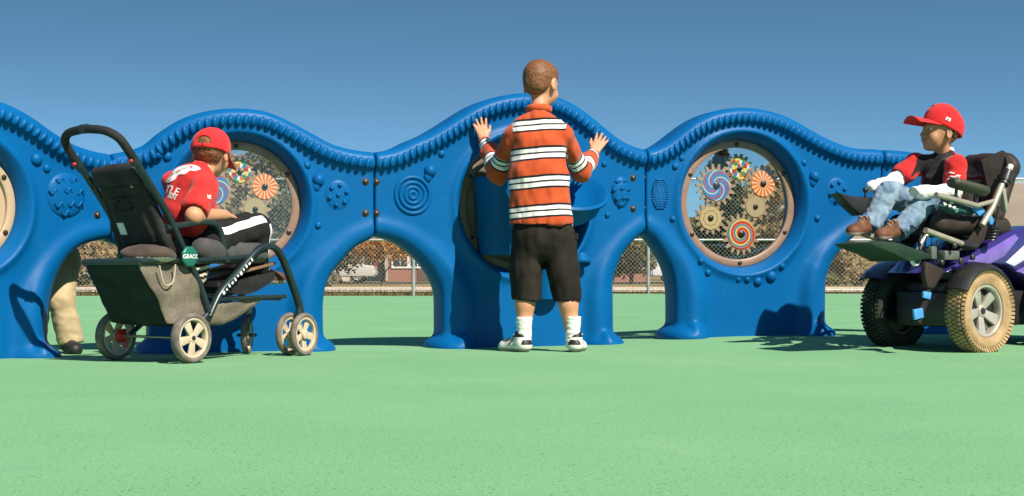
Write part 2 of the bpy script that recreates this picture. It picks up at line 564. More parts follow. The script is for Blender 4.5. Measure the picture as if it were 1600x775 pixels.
def pane_material():
    m, nt, N, L, b = _new('clear_pane')
    t = N.new('ShaderNodeBsdfTransparent'); t.inputs['Color'].default_value = (.93, .95, .93, 1)
    g = N.new('ShaderNodeBsdfGlossy'); g.inputs['Roughness'].default_value = .03
    lw = N.new('ShaderNodeLayerWeight'); lw.inputs['Blend'].default_value = .5
    fr = math_node(N, L, 'ADD', math_node(N, L, 'MULTIPLY', math_node(N, L, 'POWER', lw.outputs['Facing'], 4), .5), .035)
    mx = N.new('ShaderNodeMixShader')
    L.new(fr, mx.inputs[0]); L.new(t.outputs[0], mx.inputs[1]); L.new(g.outputs[0], mx.inputs[2])
    L.new(mx.outputs[0], N['Material Output'].inputs['Surface'])
    return m


M_PANE = pane_material()


def polar(name, build):
    """gear-face material: the face's own X and Y give angle and radius (0..1)"""
    m, nt, N, L, b = _new(name)
    tc = N.new('ShaderNodeTexCoord'); sp = N.new('ShaderNodeSeparateXYZ'); L.new(tc.outputs['Object'], sp.inputs[0])
    ang = math_node(N, L, 'DIVIDE', math_node(N, L, 'ARCTAN2', sp.outputs[1], sp.outputs[0]), 2 * math.pi)
    rad = math_node(N, L, 'SQRT', math_node(N, L, 'ADD', math_node(N, L, 'MULTIPLY', sp.outputs[0], sp.outputs[0]), math_node(N, L, 'MULTIPLY', sp.outputs[1], sp.outputs[1])))
    L.new(build(N, L, ang, rad), b.inputs['Base Color']); b.inputs['Roughness'].default_value = .45
    return m


def frac(N, L, x): return math_node(N, L, 'FRACT', x)


Rd, Yl, Or, Bl, Gn, Wh, Cr = (.42, .03, .03), (.75, .55, .10), (.72, .17, .04), (.03, .20, .48), (.05, .25, .08), (.75, .72, .65), (.72, .55, .32)
def f_swirl(N, L, a, r):       # blue disc, magenta and cream curved arms
    t = frac(N, L, math_node(N, L, 'ADD', math_node(N, L, 'MULTIPLY', a, 4), math_node(N, L, 'MULTIPLY', r, 1.9)))
    c = ramp(N, [(0, Bl), (.34, (.40, .06, .16)), (.58, Bl), (.80, Cr), (.94, Bl)]); L.new(t, c.inputs['Fac']); return c.outputs[0]
def f_spiral(N, L, a, r):      # red, yellow, blue spiral bands
    t = frac(N, L, math_node(N, L, 'ADD', a, math_node(N, L, 'MULTIPLY', r, 2.3)))
    c = ramp(N, [(0, (.55, .05, .04)), (.30, Yl), (.52, (.05, .22, .40)), (.80, Or), (.92, (.55, .05, .04))]); L.new(t, c.inputs['Fac']); return c.outputs[0]
def f_star(N, L, a, r):        # orange rays
    t = frac(N, L, math_node(N, L, 'MULTIPLY', a, 16))
    c = ramp(N, [(0, Or), (.70, (.85, .62, .40))]); L.new(t, c.inputs['Fac']); return c.outputs[0]
def f_patch(N, L, a, r):       # mosaic of coloured patches
    t = frac(N, L, math_node(N, L, 'ADD', math_node(N, L, 'MULTIPLY', a, 2), math_node(N, L, 'MULTIPLY', math_node(N, L, 'FLOOR', math_node(N, L, 'MULTIPLY', r, 2.5)), .37)))
    c = ramp(N, [(0, Gn), (.2, Yl), (.4, Rd), (.58, Bl), (.74, Wh), (.86, Or)]); L.new(t, c.inputs['Fac']); return c.outputs[0]
def f_rings(N, L, a, r):       # tan with darker rings and petals
    t = frac(N, L, math_node(N, L, 'ADD', math_node(N, L, 'MULTIPLY', r, 2.6), math_node(N, L, 'MULTIPLY', math_node(N, L, 'SINE', math_node(N, L, 'MULTIPLY', a, 2 * math.pi * 9)), .09)))
    c = ramp(N, [(0, (.55, .38, .20)), (.6, (.25, .15, .08)), (.8, (.62, .46, .24))]); L.new(t, c.inputs['Fac']); return c.outputs[0]
def f_plain(N, L, a, r):
    c = ramp(N, [(0, (.45, .33, .20)), (.9, (.38, .27, .16))]); L.new(r, c.inputs['Fac']); return c.outputs[0]
FACE = {k: polar('gear_' + k, v) for k, v in dict(swirl=f_swirl, spiral=f_spiral, star=f_star, patch=f_patch, rings=f_rings, plain=f_plain).items()}

TOP = [(-260, 250), (-200, 212), (-140, 178), (-90, 161), (-50, 157), (-20, 161), (0, 167), (33, 185), (67, 209), (100, 228), (134, 239), (164, 243), (190, 240), (220, 231),
       (244, 212), (277, 191), (311, 179), (344, 173.5), (381, 173), (415, 178.5), (448, 193), (480, 210), (512, 227), (543, 236), (580, 240), (610, 234), (633, 223), (655, 214),
       (680, 200), (705, 184), (728, 170), (750, 160), (775, 153), (805, 149), (835, 150), (862, 155), (888, 167), (912, 184), (935, 203), (957, 220), (979, 231), (997, 235.5),
       (1013, 233), (1030, 224), (1050, 209), (1070, 194), (1095, 181), (1120, 174), (1150, 171), (1180, 174), (1207, 181), (1230, 191), (1269, 213), (1297, 226), (1325, 234),
       (1365, 236), (1400, 238.5), (1426, 243), (1448, 254), (1464, 275), (1473, 305), (1477, 350), (1478, 420), (1479, 600)]
ARCH = {   # opening outlines, left half from the crown down, right half from the crown down
    -260: ([], [(-260, 372), (-225, 385), (-200, 420), (-188, 470), (-186, 620)]),
    163: ([(147, 373), (112, 384), (88, 405), (72, 435), (63, 470), (60, 510), (60, 600)], [(147, 373), (178, 380), (205, 403), (222, 440), (230, 480), (231, 590)]),
    578: ([(586, 368), (552, 384), (524, 412), (506, 440), (500, 471), (500, 515), (502, 590)], [(586, 368), (619, 378), (648, 399), (671, 427), (683, 455), (685, 490), (685, 590)]),
    998: ([(996, 363), (979, 377), (965, 394), (954, 417), (948, 440), (948, 470), (949, 590)], [(996, 363), (1010, 371), (1027, 394), (1041, 422), (1047, 453), (1048, 500), (1048, 580)]),
    1365: ([(1372, 352), (1342, 358), (1314, 379), (1293, 404), (1283, 426), (1279, 455), (1279, 580)], [(1372, 352), (1394, 360), (1412, 380), (1424, 410), (1430, 450), (1431, 580)]),
    1480: ([], []),
}
SEAM_D = {-260: 6.1, 163: 7.05, 578: 7.45, 998: 8.02, 1365: 8.46, 1480: 8.6}


def seg2(Xg, Zg, pts, rs):
    """distance to a polyline with a radius per point: (distance, radius) of the winning segment"""
    best = np.full(Xg.shape, 9., np.float32); bd = best.copy(); br = best.copy()
    for (a, b, ra, rb) in zip(pts[:-1], pts[1:], rs[:-1], rs[1:]):
        dx, dz = b[0] - a[0], b[1] - a[1]
        t = np.clip(((Xg - a[0]) * dx + (Zg - a[1]) * dz) / max(dx * dx + dz * dz, 1e-9), 0, 1)
        d = np.hypot(Xg - a[0] - t * dx, Zg - a[1] - t * dz); r = ra + (rb - ra) * t
        m = d - r < best
        best = np.where(m, d - r, best); bd = np.where(m, d, bd); br = np.where(m, r, br)
    return bd, br


def poly_sd(Xg, Zg, poly):
    d = np.full(Xg.shape, 9., np.float32); ins = np.zeros(Xg.shape, bool)
    n = len(poly)
    for i in range(n):
        a, b = poly[i], poly[(i + 1) % n]
        dx, dz = b[0] - a[0], b[1] - a[1]
        t = np.clip(((Xg - a[0]) * dx + (Zg - a[1]) * dz) / max(dx * dx + dz * dz, 1e-9), 0, 1)
        d = np.minimum(d, np.hypot(Xg - a[0] - t * dx, Zg - a[1] - t * dz))
        if a[1] != b[1]:
            c = ((a[1] > Zg) != (b[1] > Zg)) & (Xg < (b[0] - a[0]) * (Zg - a[1]) / (b[1] - a[1]) + a[0])
            ins ^= c
    return np.where(ins, -d, d)


SEAMS = [-260, 163, 578, 998, 1365, 1480]
GAP = .0015
class Panel: pass


def build_panel(x0, x1, label, win, ringmat=M_TAN, h=.009):
    S = Panel()
    a, b = P(x0, HY, SEAM_D[x0]), P(x1, HY, SEAM_D[x1])
    S.pl = pl = Plane(a, b - a)
    Lw = (b - a).length
    gz = ground_z((a.x + b.x) / 2, (a.y + b.y) / 2)
    gz = max(gz, 0)
    top = [p for p in spline(TOP, 4) if x0 - 30 <= p[0] <= x1 + 30]
    top = [pl.loc(*p) for p in top]
    tw = .115
    def half_turn(xa, xb, xc):
        if xa is None or xc is None: return 0.0
        A, B, Cc = (P(x, HY, SEAM_D[x]) for x in (xa, xb, xc))
        u1, u2 = (B - A), (Cc - B)
        return math.tan((math.atan2(u2.y, u2.x) - math.atan2(u1.y, u1.x)) / 2)
    i0 = SEAMS.index(x0)
    tL = half_turn(SEAMS[i0 - 1] if i0 > 0 else None, x0, x1)
    tR = half_turn(x0, x1, SEAMS[i0 + 2] if i0 + 2 < len(SEAMS) else None)
    f = Field((-.07, -.22, -.06), (Lw + .07, .34, max(z for _, z in top) + .05), h)   # (s, w, z)
    sx, wx, zx = f.ax
    Xg, Zg = np.meshgrid(sx, zx, indexing='ij')
    la = [pl.loc(*p) for p in spline(ARCH[x0][1], 5)] if ARCH[x0][1] else []
    ra = [pl.loc(*p) for p in spline(ARCH[x1][0], 5)] if ARCH[x1][0] else []
    # outline of the flat body
    poly = list(top) + [(Lw + .1, top[-1][1])]
    if ra: poly += [(Lw + .1, ra[0][1])] + ra
    else: poly += [(Lw + .1, -.2)]
    poly += [(poly[-1][0], -.2)]
    if la: poly += [(la[-1][0], -.2)] + la[::-1] + [(-.1, la[0][1])]
    else: poly += [(-.1, -.2)]
    poly += [(-.1, top[0][1])]
    sd = poly_sd(Xg, Zg, poly).astype(np.float32)
    W = wx[None, :, None]
    t, rr = .088, .03
    q0 = sd[:, None, :] + rr; q1 = np.abs(W) - t + rr
    d = np.minimum(np.maximum(q0, q1), 0) + np.sqrt(np.maximum(q0, 0) ** 2 + np.maximum(q1, 0) ** 2) - rr
    # rounded cap along the top
    rt = .046
    tp = []
    top = [p for p in top]
    for i, p in enumerate(top):
        q = np.array(top[min(i + 1, len(top) - 1)]) - np.array(top[max(i - 1, 0)]); q = q / np.linalg.norm(q)
        nrm = np.array((q[1], -q[0]))
        tp.append((np.array(p) + nrm * rt, nrm, q))
    S.tp = tp
    bd, br = seg2(Xg, Zg, [p for p, _, _ in tp], [rt] * len(tp))
    cap = np.sqrt(bd[:, None, :] ** 2 + (np.maximum(np.abs(W) - .075, 0)) ** 2) - br[:, None, :]
    d = smin(d, cap.astype(np.float32), .014)
    # legs: thick rounded ribs round the arches
    S.feet = []
    for half, sg in ((la, 1), (ra, -1)):
        if not half: continue
        pts, rs = [], []
        n = len(half)
        for i, p in enumerate(half):
            q = np.array(half[min(i + 1, n - 1)]) - np.array(half[max(i - 1, 0)]); q = q / np.linalg.norm(q)
            nr = np.array((-q[1], q[0]))
            if nr[0] * sg < 0 or (abs(nr[0]) < .2 and nr[1] < 0): nr = -nr
            k = smooth01((half[0][1] - p[1]) / .38)
            r = .047 + .048 * k
            pts.append(np.array(p) + nr * r); rs.append(r)
        bd, br = seg2(Xg, Zg, [np.array((half[0][0] - sg * .25, pts[0][1]))] + pts, [rs[0]] + rs)
        wr = .052 + br * .88
        rib = (np.sqrt(bd[:, None, :] ** 2 + (W * (br / wr)[:, None, :]) ** 2) - br[:, None, :])
        d = smin(d, rib.astype(np.float32), .028)
        S.feet.append((pts[-1][0], sg))
    # foot flare with a small toe ridge
    for fx, sg in S.feet:
        e0 = ((Xg - fx + sg * .035)[:, None, :] / .125) ** 2 + (W / .20) ** 2 + ((Zg - gz)[:, None, :] / .07) ** 2
        d = smin(d, ((np.sqrt(e0) - 1) * .065).astype(np.float32), .022)
        e1 = ((Xg - fx + sg * .02)[:, None, :] / .028) ** 2 + ((W - .13) / .05) ** 2 + ((Zg - gz - .03)[:, None, :] / .045) ** 2
        d = smin(d, ((np.sqrt(e1) - 1) * .03).astype(np.float32), .02)
    # window
    if win:
        cx, cy, ry = win
        cs, cz = pl.loc(cx, cy, .03)
        Rw = (pl.loc(cx, cy - ry, .03)[1] - pl.loc(cx, cy + ry, .03)[1]) / 2
        S.c, S.R = (cs, cz), Rw
        rho = np.hypot(Xg - cs, Zg - cz)[:, None, :]
        tt = np.clip((W - .02) / .085, 0, 1.4)
        lip = (rho - (Rw + .034)); d = smin(d, (np.sqrt(lip ** 2 + ((np.abs(W) - .075)) ** 2) - .034).astype(np.float32), .03)
        hole = (Rw + .004 + .040 * tt * tt) - rho
        d = -smin(-d, -(hole * .9).astype(np.float32), .01)
    # ends and ground
    xe = np.maximum(GAP - sx[:, None, None] - W * tL, sx[:, None, None] - Lw + GAP - W * tR)
    if True: d = -smin(-d, -np.broadcast_to(xe, d.shape).astype(np.float32), .012)
    d = np.maximum(d, (-.03 - zx)[None, None, :])
    f.d = d.astype(np.float32)
    V, Q = f.nets(2)
    wv = np.array([pl.p0 + pl.e * p[0] + pl.n * p[1] + Vector((0, 0, p[2])) for p in V])
    ctr = a.lerp(b, .5)
    S.root = root = empty('play_panel', (ctr.x, ctr.y, gz), label, 'play panel', 'blue panels of the play wall')
    flip = pl.e.cross(pl.n).z < 0
    me = bpy.data.meshes.new('body')
    Q = Q[:, ::-1] if flip == False else Q
    me.from_pydata(wv.tolist(), [], Q.tolist()); me.update()
    bm = bmesh.new(); bm.from_mesh(me); bmesh.ops.recalc_face_normals(bm, faces=bm.faces); bm.to_mesh(me); bm.free()
    S.body = link('body', me, M_BLUE, root)
    S.bvh = BVHTree.FromPolygons([Vector(p) for p in wv], Q.tolist())
    # row of beads under the cap, one strip on each face
    strips = {1: MB(), -1: MB()}
    pts = [(p + nrm * .010, nrm, q) for p, nrm, q in tp]
    acc, step = .0, .0365
    nextat = .02
    for i in range(len(pts) - 1):
        A, B = pts[i][0], pts[i + 1][0]
        l = np.linalg.norm(B - A)
        while nextat <= acc + l:
            k = (nextat - acc) / l
            c = A + (B - A) * k; nr = pts[i][1] * (1 - k) + pts[i + 1][1] * k; nr /= np.linalg.norm(nr)
            tg = np.array((-nr[1], nr[0]))
            if .018 - max(0, .1 * tL) < c[0] < Lw - .018 + max(0, .1 * tR) and c[1] > -.03:
                for sgn in (1, -1):
                    ang = .22
                    up = -nr * math.cos(ang) + tg * math.sin(ang)
                    al = tg * math.cos(ang) + nr * math.sin(ang)
                    Mx = Matrix((pl.e * al[0] + Vector((0, 0, al[1])), pl.n * sgn, pl.e * up[0] + Vector((0, 0, up[1])))).transposed()
                    strips[sgn].ell(pl.at(c[0], c[1], sgn * .112), (.0155, .021, .030), Mx, 10, 6)
            nextat += step
        acc += l
    for sgn in (1, -1): strips[sgn].build('bead_trim', M_BLUE, root, auto=80)
    return S


def surf(S, px, py, lift=0.0):
    """the point of the panel's front under a photo pixel, and its normal"""
    o = Vector((0, 0, CH)); dr = Vector(((px - CX) / F, 1, (HY - py) / F)).normalized()
    h, n, i, t = S.bvh.ray_cast(o, dr)
    if h is None: h, n = S.pl.hit(px, py, .09), S.pl.n
    if n.y > 0: n = -n
    return h + n * lift, n


def frame_of(n):
    n = n.normalized(); x = Vector((0, 0, 1)).cross(n).normalized() * -1
    x = x if x.x > 0 else -x
    y = n.cross(x); y = y if y.z > 0 else -y
    return Matrix((x, y, n)).transposed(), x, y


def relief(S, domes=(), teardrops=(), dots=(), rings=(), waves=(), grains=()):
    k = 7.6 / F
    for (x, y, r) in domes:
        p, n = surf(S, x, y); M, _, _ = frame_of(n); mb = MB(); mb.ell(p, (r * k, r * k, r * k * .75), M, 14, 8); mb.build('knob', M_BLUE, S.root)
    for (x, y, r) in teardrops:
        p, n = surf(S, x, y); M, X, Y = frame_of(n); mb = MB()
        mb.ell(p, (r * k, r * k, r * k * .95), M, 16, 10)
        mb.ell(p - Y * r * k * .9 - X * r * k * .35, (r * k * .7, r * k * .9, r * k * .5), M, 14, 8)
        mb.build('teardrop_knob', M_BLUE, S.root, auto=70)
    for (x, y, rx, ry) in dots:
        p, n = surf(S, x, y); M, X, Y = frame_of(n); mb = MB()
        mb.ell(p - n * .003, (rx * k, ry * k, .010), M, 32, 8)
        for i in range(7):
            a = i * math.pi / 3 + .3; rr = 0 if i == 6 else .64
            mb.ell(p + X * rx * k * rr * math.cos(a) + Y * ry * k * rr * math.sin(a) + n * .004, (rx * k * .17, ry * k * .15, .014), M, 10, 6)
        mb.build('dotted_disc', M_BLUE, S.root, auto=70)
    for (x, y, r) in rings:
        p, n = surf(S, x, y); M, X, Y = frame_of(n); mb = MB()
        mb.ell(p - n * .004, (r * k, r * k, .008), M, 36, 8)
        for q in (.95, .68, .42, .18):
            mb.tube([p + (X * math.cos(t) + Y * math.sin(t)) * r * k * q for t in (2 * math.pi * i / 36 for i in range(36))], r * k * .115, 10, closed=True)
        mb.build('ringed_disc', M_BLUE, S.root, auto=70)
    for (x, y, rx, ry) in waves:
        p, n = surf(S, x, y); M, X, Y = frame_of(n); mb = MB()
        mb.ell(p - n * .006, (rx * k, ry * k, .026), M, 36, 10)
        for (i, j) in ((-.35, .62), (.3, .66), (-.68, .12), (0, .2), (.62, .16), (-.4, -.42), (.2, -.36), (.62, -.36), (-.05, -.76)):
            c = p + X * rx * k * i + Y * ry * k * j
            c = c + n * (-.004 + .026 * math.sqrt(max(0, 1 - i * i - j * j)))
            L_ = rx * k * .19
            mb.tube([c + X * L_ * t + Y * L_ * (.75 * math.sin(t * 3.1) - .35 * t) - n * .003 * t * t for t in (-1, -.75, -.5, -.25, 0, .25, .5, .75, 1)], .0058, 8)
        mb.build('wavy_disc', M_BLUE, S.root, auto=70)
    for (x, y, rx, ry) in grains:
        p, n = surf(S, x, y); M, X, Y = frame_of(n); mb = MB()
        mb.ell(p - n * .004, (rx * k, ry * k, .011), M, 32, 8)
        for j in range(-6, 7):
            w_ = math.sqrt(max(0, 1 - (j / 7) ** 2))
            mb.tube([p + n * .0045 + X * rx * k * .92 * w_ * t + Y * ry * k * (j / 7) + Y * .004 * math.sin(t * 12 + j) for t in [-1 + .125 * i for i in range(17)]], .0035, 6)
        mb.build('grained_disc', M_BLUE, S.root, auto=70)


def bolts(S, pts, r=.011, m=None):
    for (x, y) in pts:
        p, n = surf(S, x, y)
        mb = MB(); mb.lathe(p - n * .002, n, [(r * 1.7, 0), (r * 1.7, .003), (r * 1.05, .004), (r, .011), (r * .7, .014), (0, .015)], 14)
        mb.build('bolt', m or M_BOLT, S.root)


def ring_and_pane(S, mring, pane=None, w0=.012):
    pl = S.pl; c = pl.at(S.c[0], S.c[1], w0); n = pl.n; Rw = S.R
    mb = MB()
    ri = Rw - .036
    mb.lathe(c, n, [(ri, -.006), (ri, .010), (ri + .004, .013), (Rw - .002, .013), (Rw + .003, .010), (Rw + .003, -.006), (ri, -.006)], 72)
    ring = mb.build('window_ring', mring, S.root)
    for i in range(6):
        t = math.pi / 2 + .03 + i * math.pi / 3
        q = c + (pl.e * math.cos(t) + Vector((0, 0, 1)) * math.sin(t)) * (Rw - .018)
        b = MB(); b.lathe(q + n * .0125, n, [(.0125, 0), (.012, .004), (.006, .0065), (0, .007)], 12)
        b.build('bolt', M_DBOLT, ring)
    if pane is not None:
        b = MB(); b.lathe(c, n, [(0, -.012), (ri + .006, -.012), (ri + .006, -.007), (0, -.007)], 72)
        b.build('pane', pane, S.root)
    return c


GEAR_LABEL = dict(swirl='toothed gear with blue and magenta swirl', patch='small gear with multicoloured patches', star='gear with orange rays', plain='plain tan gear', rings='tan gear with dark petalled rings', spiral='gear with red, yellow and blue spiral')


def gear(S, px, py, rpx, face, teeth=14, w=-.035, rot=0):
    pl = S.pl; p = pl.hit(px, py, w)
    r = rpx * (p.y) / F
    X, Z, n = pl.e, Vector((0, 0, 1)), pl.n
    ri = r * .76
    out = []
    for i in range(teeth):
        a0 = 2 * math.pi * (i + rot) / teeth; da = 2 * math.pi / teeth
        for (t, rr) in ((-.34, ri), (-.20, r * .9), (-.11, r), (.11, r), (.20, r * .9), (.34, ri)):
            out.append((rr, a0 + da * t))
    poly = [p + (X * math.cos(a) + Z * math.sin(a)) * q for q, a in out]
    mb = MB(); mb.prism(poly, n * .014)
    g = mb.build('gear', M_GEAR, S.root, smooth=False)
    # painted face: own unit frame so that its pattern follows it
    fr = r * .70
    v = [(0, 0, .0)] + [(math.cos(2 * math.pi * i / 40), math.sin(2 * math.pi * i / 40), 0) for i in range(40)] + [(math.cos(2 * math.pi * i / 40), math.sin(2 * math.pi * i / 40), -1) for i in range(40)]
    fcs = [(0, 1 + i, 1 + (i + 1) % 40) for i in range(40)] + [(1 + i, 41 + i, 41 + (i + 1) % 40, 1 + (i + 1) % 40) for i in range(40)]
    me = mesh('painted_face', v, fcs)
    fo = bpy.data.objects.new('painted_face', me); COL.objects.link(fo); me.materials.append(FACE[face])
    M3 = Matrix((X, Z, n)).transposed() @ Matrix.Diagonal((fr, fr, .004))
    Mw = Matrix.Translation(p + n * .0185) @ M3.to_4x4()
    fo.parent = g
    fo.matrix_basis = Mw          # the gear's own world matrix is the identity
    b = MB(); b.lathe(p + n * .0185, n, [(r * .17, 0), (r * .16, .006), (r * .1, .010), (0, .011)], 14)
    b.build('hub', M_DBOLT, g)
    g['label'] = GEAR_LABEL[face]
    return g


p_left = build_panel(-260, 163, 'blue moulded play panel with solid beige round window board, beside the stroller handle', (-63, 320, 95))
p_gearA = build_panel(163, 578, 'blue moulded play panel with gear window behind the boy in the stroller', (372, 319, 97))
p_mid = build_panel(578, 998, 'tall crested blue play panel with tilted basin where the standing boy leans', (812, 322, 100))
p_gearB = build_panel(998, 1365, 'blue moulded play panel showing its full gear window with six gears', (1154, 318, 98))
p_end = build_panel(1365, 1480, 'short rounded blue end panel of the play wall hidden behind the wheelchair rider', None, h=.012)

ring_and_pane(p_left, M_BEIGE, M_BEIGE, .02)
ring_and_pane(p_gearA, M_TAN, M_PANE)
ring_and_pane(p_gearB, M_TAN, M_PANE)
ring_and_pane(p_mid, M_DARKTAN, None)
for args in ((1117, 290, 34, 'swirl', 18), (1153, 264, 24, 'patch', 14), (1190, 287, 29, 'star', 16), (1178, 323, 24, 'plain', 12), (1108, 341, 26, 'rings', 14), (1156, 366, 33, 'spiral', 18)):
    gear(p_gearB, *args)
for args in ((334, 296, 34, 'swirl', 18), (374, 269, 24, 'patch', 14), (413, 292, 28, 'star', 16), (398, 327, 25, 'plain', 12), (327, 345, 26, 'rings', 14), (370, 372, 33, 'spiral', 18)):
    gear(p_gearA, *args)

relief(p_left, domes=[(57, 249, 9), (73, 263, 6)], waves=[(103, 305, 32, 33)])
bolts(p_left, [(152, 285), (152, 336)])
relief(p_gearA, domes=[(480, 258, 6), (497, 352, 5.5), (248, 243, 6), (262, 245, 7)], teardrops=[(497, 281, 10)], dots=[(528, 305, 21, 24)])
bolts(p_gearA, [(173, 285), (173, 336), (571, 284), (571, 333)])
relief(p_mid, domes=[(690, 240, 6), (944, 256, 5), (949, 336, 5)], teardrops=[(672, 267, 10)], rings=[(645, 305, 29)], waves=[(970, 300, 18, 27)])
bolts(p_mid, [(588, 284), (588, 333), (989, 278), (989, 326)])
relief(p_gearB, domes=[(1065, 247, 5), (1055, 260, 6), (1051, 342, 5.5), (1095, 408, 5), (1106, 426, 6), (1154, 437, 4), (1168, 437, 5), (1184, 440, 8), (1205, 432, 10), (1222, 416, 6), (1256, 254, 6), (1277, 341, 6)],
       teardrops=[(1272, 276, 10)], dots=[(1308, 300, 22, 26)], grains=[(1031, 303, 16, 27)])
bolts(p_gearB, [(1006, 278), (1006, 326)])

# what the middle panel carries: drum behind the round opening, tilted basin in front of it
pl = p_mid.pl
mb = MB(); c = pl.hit(784, 335, .06)
mb.lathe(c, (0, 0, 1), [(0, -.205), (.115, -.205), (.122, -.19), (.142, .15), (.150, .165), (.150, .18), (.142, .185), (.132, .17), (0, .15)], 48)
mb.build('drum', M_BLUE, p_mid.root)
mb = MB(); mb.lathe(pl.hit(812, 322, -.012), pl.n, [(0, -.01), (p_mid.R - .02, -.01), (p_mid.R - .02, 0), (0, 0)], 60)
mb.build('back_board', M_DARKTAN, p_mid.root)
ax = (pl.n * .50 + Vector((0, 0, .86))).normalized()
c = pl.hit(873, 298, .19)
mb = MB(); mb.lathe(c, ax, [(0, -.135), (.10, -.13), (.17, -.115), (.215, -.07), (.232, .0), (.250, .010), (.254, .024), (.242, .034), (.226, .026), (.20, -.01), (.13, -.045), (0, -.06)], 64)
mb.build('basin', M_BLUE, p_mid.root)
mb = MB(); mb.lathe(pl.hit(852, 430, .10), (0, 0, 1), [(.0, -.12), (.07, -.12), (.075, -.10), (.085, .05), (.12, .2), (.14, .27), (0, .27)], 36)
mb.build('pedestal', M_BLUE, p_mid.root)
mb = MB(); mb.lathe(pl.hit(908, 412, .135), (pl.n * .35 + Vector((0, 0, -.9))), [(0, -.05), (.04, -.045), (.046, -.02), (.052, 0), (.045, .008), (.03, -.03), (0, -.035)], 28)
mb.build('cup', M_BLUE, p_mid.root)
# ------------------------------------------------------------------ people
def skin_mat(name, c, c2):
    m = mat(name, c, .5, c2, 22, 4, .35, bump=.08, bscale=160, bdist=.001)
    b = m.node_tree.nodes['Principled BSDF']
    b.inputs['Subsurface Weight'].default_value = .12; b.inputs['Subsurface Radius'].default_value = (.010, .004, .002); b.inputs['Subsurface Scale'].default_value = .5
    return m


M_SKIN = skin_mat('skin', (.52, .24, .13), (.58, .28, .16))
M_SKIN2 = skin_mat('skin_tan', (.40, .19, .10), (.45, .22, .12))
M_EYEW = mat('eye_white', (.6, .58, .55), .25)
M_EYED = mat('eye_dark', (.015, .010, .008), .2)
M_LIP = mat('lip', (.42, .13, .10), .5)
def hair_mat(name, c, c2):
    return mat(name, c, .55, c2, 240, 6, .3, bump=.3, bscale=420, bdist=.002, lo=.4, hi=.62, stretch=(1, 1, .35))
M_HAIR = hair_mat('hair_auburn', (.105, .040, .016), (.25, .105, .043))
M_HAIRD = hair_mat('hair_dark', (.02, .013, .009), (.05, .03, .02))


def fabric(name, c, c2=None, scale=14, rough=.85, bump=.5, bscale=350, **kw):
    return mat(name, c, rough, c2 if c2 else tuple(min(1, q * 1.25 + .003) for q in c), scale, 5, .2, bump=bump, bscale=bscale, bdist=.0025, sheen=.0 if max(c) < .05 else .12, **kw)


M_RED = fabric('red_cotton', (.50, .018, .016), (.62, .03, .026))
M_REDCAP = fabric('red_cap', (.55, .015, .018), (.66, .025, .028), bscale=500, bump=.35)
M_BLACKCLOTH = fabric('black_cloth', (.012, .011, .011), (.022, .020, .019))
M_SHORTS = fabric('olive_black_shorts', (.013, .0105, .008), (.024, .019, .014))
M_WHITE = fabric('white_cotton', (.70, .68, .66), (.80, .78, .76), bump=.6, bscale=220)
M_SOCK = mat('ribbed_sock', (.72, .70, .67), .9, (.80, .78, .75), 20, 4, .1, bump=.8, bscale=120, bdist=.004, stretch=(1, 1, 3))
M_SHOEW = mat('shoe_white', (.66, .62, .54), .55, (.72, .69, .62), 16, 4, .3, bump=.2, bscale=120)
M_SHOEB = mat('shoe_black', (.012, .012, .012), .5, (.025, .025, .025), 20, 3, .3)
M_SHOEBR = mat('shoe_brown', (.095, .036, .017), .6, (.17, .07, .035), 18, 5, .25, bump=.3, bscale=90)
M_SOLE = mat('shoe_sole', (.35, .30, .24), .7, (.25, .21, .17), 30, 3)
M_KHAKI = fabric('khaki_cotton', (.37, .285, .155), (.46, .36, .205))
M_PRINT = mat('white_print', (.80, .76, .72), .6, (.72, .66, .62), 60, 3)
M_GREYCLOTH = fabric('grey_cloth', (.10, .10, .11), (.14, .14, .15))


def V3(*a): return np.array(a, float)
def unit(v): v = np.array(v, float); return v / np.linalg.norm(v)
def px(x, y, d): return np.array(P(x, y, d))


